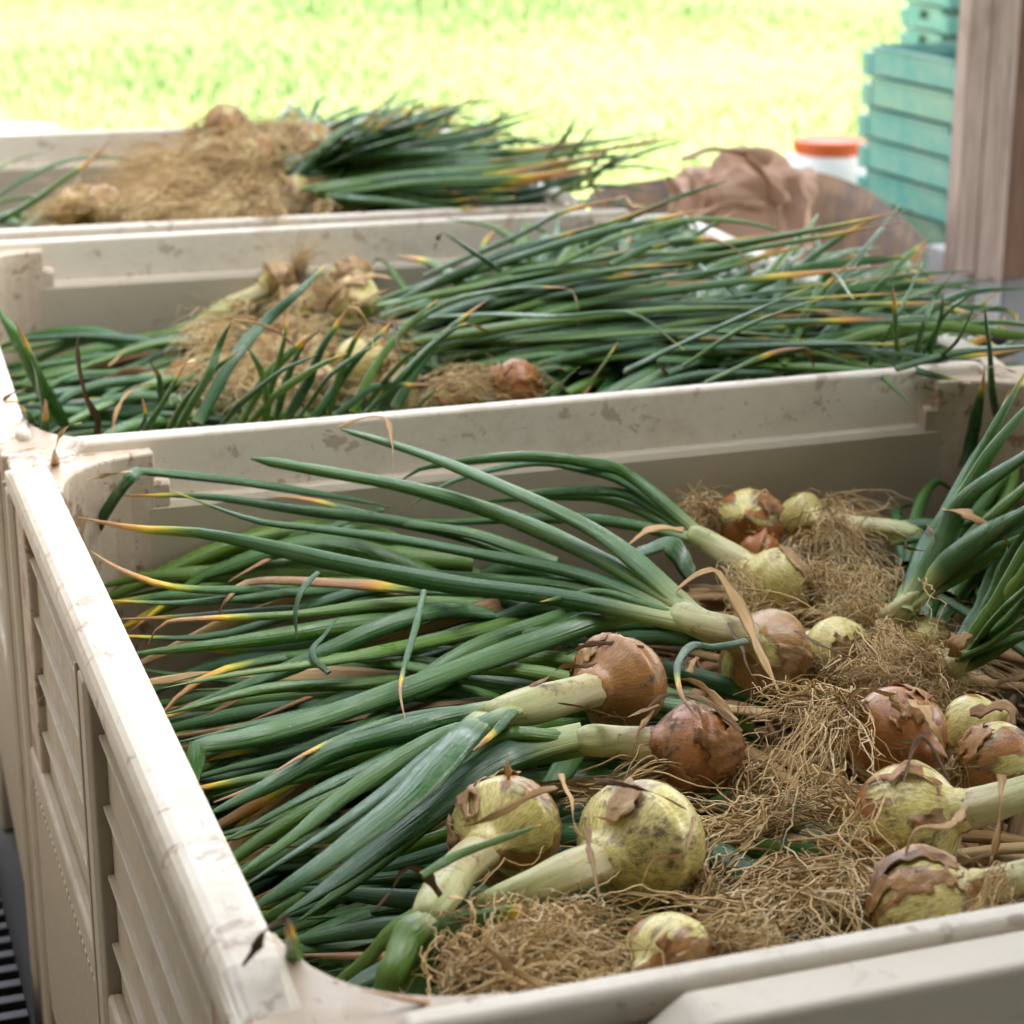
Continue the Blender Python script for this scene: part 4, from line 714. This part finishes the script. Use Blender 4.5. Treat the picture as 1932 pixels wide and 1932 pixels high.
sp3 = [('tallest blade standing up from the farthest bin against the grass', 11, 1.1, (1030, 350), (1095, 212)), ('blade beside the tallest one in the farthest bin', 12, .95, (1050, 350), (1131, 226)), ('thin yellowing blade left of the tallest in the farthest bin', 8, .7, (1010, 350), (1075, 245)), ('blade at the right end of the farthest bin, leaning right', 10, .97, (1090, 352), (1176, 264)), ('second leaning blade at the right end of the farthest bin', 9, 1.1, (1105, 355), (1192, 285)),
       ('long low blade reaching right from the farthest bin towards the bag', 12, .92, (1040, 372), (1304, 260)), ('thin blade rising high near the middle of the farthest bin', 8, 1.1, (760, 290), (785, 182)), ('wispy blade tip high over the farthest bin', 7, .9, (800, 290), (902, 172)), ('arched blade over the mound end of the farthest bin', 9, .95, (580, 262), (748, 200)), ('orange ended blade among the tips of the farthest bin', 9, .6, (860, 300), (970, 205)), ('straight blade leaning right among the tips of the farthest bin', 10, 1.1, (900, 310), (1005, 250))]
for lab, wd, tip, p0, p2 in sp3: plant(lab, 3, None, leaves=[(wd, tip, [(*p0, -1), ((p0[0]*.55+p2[0]*.45), (p0[1]*.5+p2[1]*.5-8), 6), (*p2, 13)])], name='onion')
for lab, wd, tip, pts, dr in front: plant(lab, 2, None, leaves=[(wd, tip, pts)], dries=dr, name='onion')
plant('tall tan dried leaf standing at the left of the middle bin', 2, None, leaves=[], dries=[(20, [(182, 830, -8), (176, 780, -3), (165, 730, 1), (153, 680, 4), (148, 640, 7), (158, 635, 7)])], neck=[(182, 830, -8)], name='dry_leaf', cat='leaf')
plant('crinkled dark dried stalk on the dark leaves of the middle bin', 2, None, dries=[(7, [(205, 690, -10), (240, 660, -9), (270, 640, -8), (290, 607, -6), (315, 605, -6)])], neck=[(205, 690, -10)], name='dry_leaf', cat='leaf')
plant('thin twisted dried stalk near the front of the middle bin', 2, None, dries=[(9, [(212, 815, -6), (222, 770, -4), (250, 735, -3), (290, 720, -2)])], neck=[(212, 815, -6)], name='dry_leaf', cat='leaf')
plant('bunch of straw coloured torn skins on the white onion in the middle bin', 2, None, dries=[(14, [(715, 545, -3), (660, 535, -1), (625, 565, -3), (608, 600, -6)]), (12, [(650, 532, -1), (700, 520, 0), (745, 525, -1)]), (10, [(660, 575, -3), (700, 560, -1), (740, 545, 0)]), (9, [(700, 600, -4), (735, 615, -2), (772, 640, -3), (800, 680, -6)]), (8, [(620, 580, -4), (660, 550, -2), (668, 590, -4)])], neck=[(680, 545, -4)], name='torn_skin', cat='onion skin')
tangle(2, 'green onion leaves piled right in the middle bin', 'onions in the pile of the middle bin', 50, (.70, 1.0), (1.38, 2.05), (-17, -9), (.50, .33), (.32, .52), (.012, .020), 5, up=.085, dry=.04)
tangle(2, 'onion leaves spilling right from the middle bin', 'onions spilling over the right of the middle bin', 34, (.86, 1.06), (1.33, 1.9), (-13, -7), (.40, .4), (.3, .44), (.011, .018), 5, up=.06, dry=.03)
tangle(2, 'onion leaves against the right wall of the middle bin', 'onions against the right wall of the middle bin', 22, (.80, 1.05), (1.36, 2.2), (-8, -3), (.25, .35), (.26, .42), (.012, .019), 5, up=.035, dry=.03)
tangle(2, 'onion leaves over the right corner of the middle bin', 'onions over the near right corner of the middle bin', 11, (.90, 1.08), (1.32, 1.6), (-5, -1), (.35, .45), (.26, .42), (.011, .017), 5, up=.06, dry=.03)
tangle(2, 'dark onion leaves low left in the middle bin', 'onions low in the left of the middle bin', 16, (.33, .5), (1.45, 2.2), (-20, -14), (math.pi-.1, .25), (.26, .36), (.013, .02), 5, dry=.1)
stuff_bulk('onion_greens', 'dark mass of crushed onion greens deep in the middle bin', 2, (.1, 1.1), (1.36, 2.3), (-27, -17), 330, 0, (0, .8))
root_mat('tangled pale roots on the onion heap in the middle bin', 2, [(470, 640, -6, 55, 40, -.3, -.4, 2.2), (430, 690, -8, 40, 40, -.2, -1, 1.8), (520, 590, -8, 45, 25, .7, 0, .9), (420, 750, -11, 35, 30, .1, -1, .8), (560, 700, -11, 60, 35, .5, -.4, .8), (860, 725, -7, 40, 18, 1, .1, 1.1), (640, 640, -9, 60, 30, .4, -.3, .5)], 120, (.06, .12), rad=.0009, sink=0)
# ------------------------------------------------------------------ farthest bin
far_ = [((492, 292, 2, 33), .7, .55, .2, .3, (560, 330, 0), 'glossy brown onion on the root mound in the farthest bin'),
        ((502, 344, -3, 36), .5, .4, .4, .35, (560, 350, -3), 'tan onion below the glossy one on the root mound'),
        ((508, 388, -6, 31), .85, .6, .2, .25, (560, 395, -6), 'red brown shiny onion by the near rim of the farthest bin'),
        ((448, 404, -7, 38), .4, .3, .3, .4, (470, 380, -2), 'pale yellow onion cut by the near rim of the farthest bin'),
        ((550, 372, -5, 34), .6, .2, .6, .4, (600, 385, -5), 'dusty brown onion beside the red brown one in the farthest bin'),
        ((625, 392, -6, 36), .6, .2, .6, .5, (680, 390, -6), 'brown papery onion farthest right at the near rim of the farthest bin'),
        ((205, 392, -7, 40), .85, .2, .6, .5, (170, 400, -7), 'dull onion at the left foot of the root mound'),
        ((300, 392, -8, 40), .6, .3, .6, .4, (260, 400, -8), 'onion half covered by roots at the near rim of the farthest bin'),
        ((590, 275, 2, 34), .7, .3, .7, .5, (640, 285, 2), 'dark dirty onion at the right top of the root mound'),
        ((428, 235, 4, 26), .7, .3, .7, .5, (400, 232, 6), 'little dark onion on the very top of the root mound'),
        ((140, 402, -8, 36), .9, .3, .6, .5, (100, 405, -8), 'onion behind the near rim at the left of the farthest bin')]
ft = [(720, 205, 14), (765, 180, 16), (830, 195, 14), (895, 180, 15), (960, 195, 14), (1000, 205, 13), (1095, 215, 12), (1130, 225, 11), (1180, 262, 9), (1300, 262, 9), (1080, 330, 4), (1000, 370, 0), (900, 385, -2)]
fb = [(600, 290, 0), (590, 320, -2), (600, 350, -3), (630, 380, -5)]
for i, (bb, tan, hue, dirt, cov, fc, lab) in enumerate(far_):
    lv = []
    if i in (0, 1, 2, 4, 5, 8):
        u0 = dict(zip((8, 0, 1, 4, 2, 5), np.linspace(0, .82, 6)))[i]
        for j in range(12):
            u = min(1, u0+.25*rng.random()); T = lerp_poly(ft, u)+rng.normal(0, 1, 3)*(16, 12, .5); B = lerp_poly(fb, min(1, u))+rng.normal(0, 1, 3)*(18, 8, .8); T = B+(T-B)*rng.uniform(.6, 1.05)
            lv.append((rng.uniform(11, 19), rng.choice([.75, .9, 1.1]), [tuple(B), tuple(B+(T-B)*.35+(0, -8*rng.random(), 1.5)), tuple(B+(T-B)*.7+(0, 12*rng.random(), 0)), tuple(T)], dict(free=True, n=20)))
    plant(lab, 3, bb, tan, hue, dirt, cov, facing=fc, leaves=lv, roots=[((bb[0]-bb[3]*.8, bb[1], bb[2]), (bb[0]-bb[3]*2.4, bb[1]+12, bb[2]-1.5), 60, .03, dict(seg=10))])
root_mat('mound of matted straw brown onion roots in the farthest bin', 3, [(485, 260, 3, 50, 14, -.9, -.2, 1.5), (585, 258, 2, 50, 12, .5, -.1, 1), (445, 300, 0, 60, 22, -.8, -.3, 2.2), (385, 340, -3, 50, 22, -.8, -.3, 2), (465, 360, -3, 70, 20, -.5, -.4, 2), (345, 370, -5, 60, 16, -.7, -.4, 1.6), (425, 392, -7, 80, 10, -.3, -.5, 1.3), (255, 392, -7, 40, 12, -.3, .3, .6), (245, 350, -12, 50, 20, -.3, .3, .7)], 260, (.07, .14), wav=.004, rad=.0012, sink=0)
def heap(name, label, b, pts, mat):
    """the packed heap under the root mound"""
    P = np.array([at(b, x, y, h) for x, y, h in pts]); nx = 40; x0, x1, y0, y1 = P[:, 0].min()-.15, P[:, 0].max()+.15, 2.60, 3.55; V = []
    for j in range(nx):
        for i in range(nx):
            X = x0+(x1-x0)*i/(nx-1); Y = y0+(y1-y0)*j/(nx-1); d = np.hypot(P[:, 0]-X, P[:, 1]-Y); wgt = np.exp(-(d/.11)**2); z = (wgt*(P[:, 2]-(RIM-.28))).sum()/max(1, wgt.sum()); V.append((X, Y, RIM-.28+z-.025+.008*math.sin(X*70)*math.sin(Y*60)))
    mesh_o = mesh(name, V, [(j*nx+i, j*nx+i+1, (j+1)*nx+i+1, (j+1)*nx+i) for j in range(nx-1) for i in range(nx-1)], mat); tag(mesh_o, label, 'root heap', kind='stuff')
heap('root_heap', 'packed brown roots under the mound in the farthest bin', 3, [(440, 255, 2), (540, 255, 1), (400, 295, -1), (340, 335, -4), (420, 350, -4), (300, 365, -6), (380, 385, -8), (480, 330, -3), (500, 290, 0), (580, 300, 0), (560, 360, -6), (220, 380, -9), (480, 390, -8)], plain('packed_roots', (.30, .19, .09), .9, .2, var=.6, sc=90))
fl = [('orange tipped leaf arching at the left of the farthest bin', 15, .72, [(-20, 425, -6), (40, 395, -3), (110, 345, 2), (175, 300, 6), (215, 256, 10)]), ('thin grey green leaf bowing over at the left of the farthest bin', 9, 1.1, [(-10, 375, 0), (50, 335, 3), (120, 305, 5), (190, 296, 5), (262, 304, 4)]),
      ('thin leaf tip at the left edge of the farthest bin', 8, 1.1, [(-30, 335, 4), (20, 305, 6), (60, 292, 7), (92, 290, 7)]), ('short grey leaf low at the left edge of the farthest bin', 8, 1.1, [(-20, 390, -3), (30, 374, -1), (95, 372, -1)]), ('green leaf stub behind the near rim at the left of the farthest bin', 18, 1.1, [(-30, 420, -5), (10, 405, -4), (30, 398, -4), (40, 420, -6)])]
for lab, wd, tip, pts in fl: plant(lab, 3, None, leaves=[(wd, tip, pts)], name='onion')
tangle(3, 'green onion leaves packed in the farthest bin', 'onions packed in the farthest bin', 28, (.66, .95), (2.72, 3.4), (-10, -1), (.35, .45), (.28, .5), (.011, .017), 5, up=.085, dry=.04)
stuff_bulk('onion_greens', 'dark mass of crushed onion greens deep in the farthest bin', 3, (.1, 1.05), (2.7, 3.5), (-26, -15), 200, 0, (0, .8))
# ------------------------------------------------------------------ post, crates, drum, wheelbarrow
def rot_obj(o, loc, rz): o.location = loc; o.rotation_euler = (0, 0, rz); return o
pl = atY(1800, 510, 3.05); pr = atY(1893, 510, 3.05); wdt = pr[0]-pl[0]; z0 = pl[2]-.012
po = empty('timber_post', (pl[0], 3.05, 0), 0, 'weathered post of upright boards hanging over a white block', 'post')
def plank(x0, x1, y0, y1, m, zb): 
    b = MB(); xs = (x0+.0008, x1-.0008); b.box((xs[0], y0, zb), (xs[1], y1*.45, 3.0)); return b.build('plank', m, po, bevel=.003)
for a, b_, zb, dy in ((0, .42, z0, 0), (.42, .80, z0-.012, -.002), (.80, 1.0, z0-.02, .001)): plank(wdt*a, wdt*b_, dy, .11, M['post'], zb)
plank(wdt*1.0+.002, wdt*1.0+.10, .012, .11, M['post2'], z0-.02)
x1 = atY(1836, 560, 3.09)[0]; x2 = atY(1890, 560, 3.09)[0]
fo = tag(MB().box((x1, 3.09, 0), (x2, 3.30, z0+.02)).build('white_block', M['block'], bevel=.006), 'white block under the weathered board post', 'block')  # post base split into a white left and a grey right block
tag(MB().box((x2+.004, 3.094, 0), (x2+.26, 3.30, z0+.02)).build('grey_block', M['block2'], bevel=.004), 'grey concrete block beside the white block under the post', 'block')
def crate_mat(name, col, dust):
    k = NT(name, .42, .4); c = k.coord(); n = k.noise(c, 7, 6, .7); s = k.noise(k.coord((5, 5, 40)), 4, 4, .6)
    c1 = k.mix(k.step(n, .35, .7), col, tuple(x*.7+y*.3 for x, y in zip(col, (.55, .55, .38)))); k.bump(n, .15, .002)
    return k.out(k.mix(k.math('MULTIPLY', k.step(s, .5, .7), dust), c1, (.52, .50, .34)))
def crate(loc, rz, mat, label, L=.56, Wd=.38, h=.086, group='stacked green crates', hole=False, top=False):
    r = empty('crate', loc, rz, label, 'crate', group); t = .012; g = .022; p = .055
    for y, nm in ((0, 'side_panel'), (L-t, 'side_panel')):
        MB().box((p, y+.003, .006), (Wd-p, y+t, h-.004)).build('end_panel', mat, r, bevel=.003)
    for x in (0, Wd-t):
        if hole and x == 0:
            m = MB().box((x+.003, p, .006), (x+t, L*.5-.04, h-.004)).box((x+.003, L*.5+.04, .006), (x+t, L-p, h-.004)).box((x+.003, L*.5-.04, .006), (x+t, L*.5+.04, h*.42)).box((x+.003, L*.5-.04, h*.78), (x+t, L*.5+.04, h-.004)); m.build('side_panel', mat, r)
        else: MB().box((x+.003, p, .006), (x+t, L-p, h-.004)).build('side_panel', mat, r, bevel=.003)
    MB().box((-.003, p-.004, h-.010), (.006, L-p+.004, h-.001)).build('lip', mat, r, bevel=.002); MB().box((p, -.003, h-.010), (Wd-p, .006, h-.001)).build('lip', mat, r, bevel=.002)
    for cx in (0, 1):
        for cy in (0, 1):
            x0 = 0 if not cx else Wd-p; y0 = 0 if not cy else L-p
            MB().box((x0, y0, 0), (x0+(p if 1 else 0), y0+p, h-g)).build('corner_post', mat, r, bevel=.004)
    if not top: MB().box((.02, .02, .013), (Wd-.02, L-.02, h-.003)).build('dark_core', cm[3], r)  # added dark box, blocks the view through and darkens the corner slots
    MB().box((.01, .01, .004), (Wd-.01, L-.01, .012)).build('floor_panel', mat, r)
    return r
cm = [crate_mat('teal_crate', (.05, .28, .26), .12), crate_mat('mint_crate', (.09, .34, .315), .2), crate_mat('dusty_crate', (.15, .38, .31), .3), crate_mat('dark_green_crate', (.015, .13, .095), .1)]
cn = atD(1822, 116, 5.5); ztop = cn[2]; hh = .0875; nc = int(ztop/hh); zb = ztop-nc*hh
nm = ['bottom', 'second from the bottom', 'third from the bottom', 'fourth from the bottom', 'fifth from the bottom', 'fourth from the top', 'third from the top', 'second from the top', 'top']
for i in range(nc):
    j = nc-1-i; m = cm[3] if i < 3 else (cm[0] if j > 3 else (cm[1] if j != 1 else cm[2])); pos = (nm[i] if i < 5 else nm[len(nm)-1-j])
    col = 'dark green' if i < 3 else ('teal green' if j > 3 else ('dusty yellowish mint' if j == 1 else 'pale mint green'))
    crate((cn[0]-.0015*(i % 2), cn[1]+.0015*(i % 3), zb+i*hh), math.radians(.15*((i*7) % 3-1)), m, f'{col} plastic crate, {pos} of the near stack beside the post', top=j == 0)
f0 = atD(1787, 66, 7.4); hz = .088; nb = 12; zt = f0[2]+2.3*hz
names_ = ['bottom', 'second', 'third', 'fourth', 'fifth', 'sixth', 'seventh', 'eighth', 'ninth', 'tenth', 'eleventh', 'twelfth']; cnt_ = 0
for i in range(nb):
    z = f0[2]-(6-i)*hz
    if z > -.01:
        cnt_ += 1; crate((f0[0], f0[1], z), math.radians(-6), cm[1], f'pale mint crate with a hand hole, {names_[cnt_-1]} up in the tall stack behind', L=.42, Wd=.36, h=.086, group='crates in the taller stack behind', hole=True)
zlow = f0[2]-6*hz
if zlow > .02:
    MBx = MB().box((-.02, -.02, -zlow), (.38, .44, -.002)); o = MBx.build('wooden_stand', M['post2'], bevel=.004); rot_obj(o, (f0[0], f0[1], zlow), math.radians(-6)); tag(o, 'low wooden stand under the tall crate stack', 'stand')
# drum
dc = atD(1566, 262, 7.0); dr = empty('drum', (dc[0], dc[1], 0), 0, 'white plastic drum with an orange screw lid on the grass', 'drum'); zt = dc[2]
MB().lathe([(0, .0), (.155, .0), (.168, .02), (.17, zt-.16), (.165, zt-.10), (.14, zt-.06), (.112, zt-.05), (.105, zt-.03), (0, zt-.03)], 40).build('body', M['drum'], dr, smooth=True)
MB().lathe([(.0, zt-.045), (.112, zt-.045), (.114, zt-.04), (.114, zt-.006), (.108, zt), (.096, zt-.002), (.09, zt-.006), (0, zt-.006)], 40).build('lid', M['lid'], dr, smooth=False)
lr = MB()
for i in range(36):
    a = i/36*6.283; c, s = math.cos(a), math.sin(a); d = np.array([c, s]); e = np.array([-s, c])*.004
    q = [(.113*d+e), (.119*d+e*.6), (.119*d-e*.6), (.113*d-e)]; lr.add([(x, y, zt-.042) for x, y in q]+[(x, y, zt-.008) for x, y in q], [(0, 1, 5, 4), (1, 2, 6, 5), (2, 3, 7, 6), (4, 5, 6, 7), (0, 3, 2, 1)])
lr.build('lid_ridge', M['lid'], dr)
# wheelbarrow
zr = RIM-.175; rimpts = np.array([atz(x, y, zr)[:2] for x, y in ((1160, 352), (1300, 334), (1473, 321), (1560, 332), (1632, 360), (1690, 405), (1746, 462))]); 
left = np.array([(1.36, 2.70), (1.40, 3.1), (1.50, 3.45)]); ring = np.vstack([rimpts, [(1.80, 2.60), (1.55, 2.58)], left])
Q = np.vstack([ring, ring[:1]]); Q3 = smooth_path(np.c_[Q, np.zeros(len(Q))], 57)[:-1, :2]; cxy = Q3.mean(0)
wb = empty('wheelbarrow', (cxy[0], cxy[1], 0), 0, 'old rusty wheelbarrow holding a crumpled brown paper bag', 'wheelbarrow')
k = NT('rusty_tray', .85, .15); k.b.inputs['Metallic'].default_value = 0; c = k.coord(); n = k.noise(c, 6, 7, .7); n2 = k.noise(c, 28, 6, .7)
cc = k.mix(k.step(n, .36, .62), (.17, .135, .115), (.34, .22, .13)); cc = k.mix(k.math('MULTIPLY', k.step(n2, .55, .68), .7), cc, (.10, .07, .06)); M['tray'] = k.out(cc)
V = []; lv = [(1.0, 0), (.97, -.04), (.93, -.12), (.86, -.24), (.70, -.30), (.35, -.315)]
for s, dz in lv: V += [(*(cxy*0+(q-cxy)*s), zr+dz) for q in Q3]
n_ = len(Q3); F = [(j*n_+i, j*n_+(i+1) % n_, (j+1)*n_+(i+1) % n_, (j+1)*n_+i) for j in range(len(lv)-1) for i in range(n_)]+[tuple(range((len(lv)-1)*n_, len(lv)*n_))]
o = mesh('tray', V, F, M['tray'], wb); s_ = o.modifiers.new('s', 'SOLIDIFY'); s_.thickness = .004
rp = [(*(q-cxy), zr) for q in np.vstack([Q3, Q3[:2]])]; MB().tube(rp, .0045).build('tray_rim', M['tray'], wb, smooth=True)
h1 = atz(1888, 638, .49); h0 = atz(1796, 634, .49)
for pts, in (([(*(h0[:2]-cxy+np.array([-.35, .55])), .30), (*(h0[:2]-cxy+np.array([-.06, .06])), .46), (*(h1[:2]-cxy), .49)],), ([(-.18, .35, .28), (-.14, -.35, .40), (-.10, -.72, .49)],)):
    MB().tube(smooth_path(pts, 14), .014).build('handle', M['metal'], wb, smooth=True)
    e = np.array(pts[-1]); d = np.array(pts[-1])-np.array(pts[-2]); d /= np.linalg.norm(d); gr = MB().tube([e-d*.09, e-d*.085, e+d*.008, e+d*.01], .018); gr.build('grip', M['black'], wb, smooth=True)
for sx in (-.2, .2): MB().tube(smooth_path([(sx, -.1, .34), (sx*1.1, -.2, .1), (sx*1.1, -.28, .012), (sx*1.1, -.1, .012)], 12), .012).build('leg', M['metal'], wb, smooth=True)
wh = MB(); V = []; 
for i in range(28):
    a = i/28*6.283
    for j in range(10): b = j/10*6.283; r_ = .15+.045*math.cos(b); V.append((.045*math.sin(b), .62+r_*math.cos(a), .198+r_*math.sin(a)))
wt = wh.add(V, [(i*10+j, i*10+(j+1) % 10, ((i+1) % 28)*10+(j+1) % 10, ((i+1) % 28)*10+j) for i in range(28) for j in range(10)]).build('tyre', M['black'], wb, smooth=True)
MB().tube([(-.05, .62, .198), (.05, .62, .198)], .1, 20).build('hub', M['metal'], wt)
# paper bag standing in the wheelbarrow
k = NT('kraft_paper', .8, .2); c = k.coord(); k.bump(k.noise(c, 25, 6, .7), .5, .004); M['kraft'] = k.out(k.mix(k.noise(c, 5, 5), (.50, .31, .21), (.62, .43, .32)))
def bag():
    C = atz(1395, 470, zr-.05); C = atY(1395, 470, 2.98); s = dep(C)/FPX; wdx, hz_ = 255*s, 205*s
    base = np.array([C[0], C[1], zr-.17]); me = bpy.data.meshes.new('b'); import bmesh
    r = empty('paper_bag', base, 0, 'crumpled brown kraft paper bag slumped in the wheelbarrow', 'bag')
    bm = bmesh.new(); bmesh.ops.create_icosphere(bm, subdivisions=4, radius=1.); rr = np.random.default_rng(5); pn = rr.normal(0, 1, (40, 3)); pn /= np.linalg.norm(pn, axis=1)[:, None]; pc = rr.uniform(-.8, .8, 40); am = rr.uniform(.05, .15, 40); fr = rr.uniform(.3, .9, 40)
    zt = atY(1395, 292, 2.98)[2]-base[2]
    for v in bm.verts:
        p = np.array(v.co); q = np.sign(p)*np.abs(p)**.5; d = p@pn.T-pc; tri = np.abs((d/fr) % 1-.5)*2
        f = 1+(am*(tri-.5)).sum()*.55; up = (q[2]+1)/2
        x = q[0]*wdx*.52*(1-.14*up)*f+.012*up; y = q[1]*.15*(1-.40*up)*f; z = zt*up*(1+.05*math.sin(p[0]*6+1)*up+(f-1)*.35)
        v.co = (x*_R[0]-y*_R[1]*-1*0+y*math.sin(YAW), x*_R[1]+y*math.cos(YAW), max(0, z))
    o_me = bpy.data.meshes.new('paper'); bm.to_mesh(o_me); bm.free(); o_me.materials.append(M['kraft']); o = bpy.data.objects.new('paper', o_me); link(o, r)
    # rolled mouth flap on the left and a folded crest on the right
    for pts, wd in (([(1262, 335), (1275, 365), (1268, 400), (1285, 440)], 40), ([(1405, 292), (1440, 330), (1470, 372), (1476, 385)], 34), ([(1290, 300), (1340, 282), (1400, 288), (1455, 300)], 36), ([(1310, 410), (1370, 385), (1440, 392)], 26)):
        P = smooth_path([atY(x, y, 2.98-.14*wdx/.3*.5-.06) for x, y in pts], 20); V, F, _, _ = tube_arr(P, wd*s*(.7+.3*np.sin(np.linspace(0, 9, 20))), .3, 8, 1.2)
        mesh('fold', V-base, F, M['kraft'], r, smooth=False)
    return r, base
bag_root, bag_base = bag()
cu = bpy.data.curves.new('print', 'FONT'); cu.body = 'SWE'; cu.size = .026; cu.extrude = .0004; cu.materials.append(plain('black_ink', (.02, .02, .02), .6))
to_ = bpy.data.objects.new('tmp', cu); COL.objects.link(to_); bpy.context.view_layer.update(); pm = bpy.data.meshes.new_from_object(to_.evaluated_get(bpy.context.evaluated_depsgraph_get())); bpy.data.objects.remove(to_)
po_ = bpy.data.objects.new('print', pm); link(po_, bag_root); q = atY(1418, 478, 2.98-.185)-bag_base; po_.location = q; po_.rotation_euler = (math.pi/2, .1, -YAW)
# black ribbed pallet lying beside the bins
g0 = np.array([-.572, .95, 0]); pa = empty('black_pallet', g0, 0, 'black ribbed plastic pallet on the floor left of the bins', 'pallet'); sl_ = None
MB().box((0, 0, 0), (.56, .9, .07)).build('deck', M['black'], pa)
for i in range(26):
    if sl_ is None: sl_ = MB().box((0, 0, .072), (.56, .016, .092)).build('slat', M['black'], pa, bevel=.002); sl_.location = (0, .01, 0)
    else: o = sl_.copy(); COL.objects.link(o); o.parent = pa; o.location = (0, .01+i*.0345, 0)
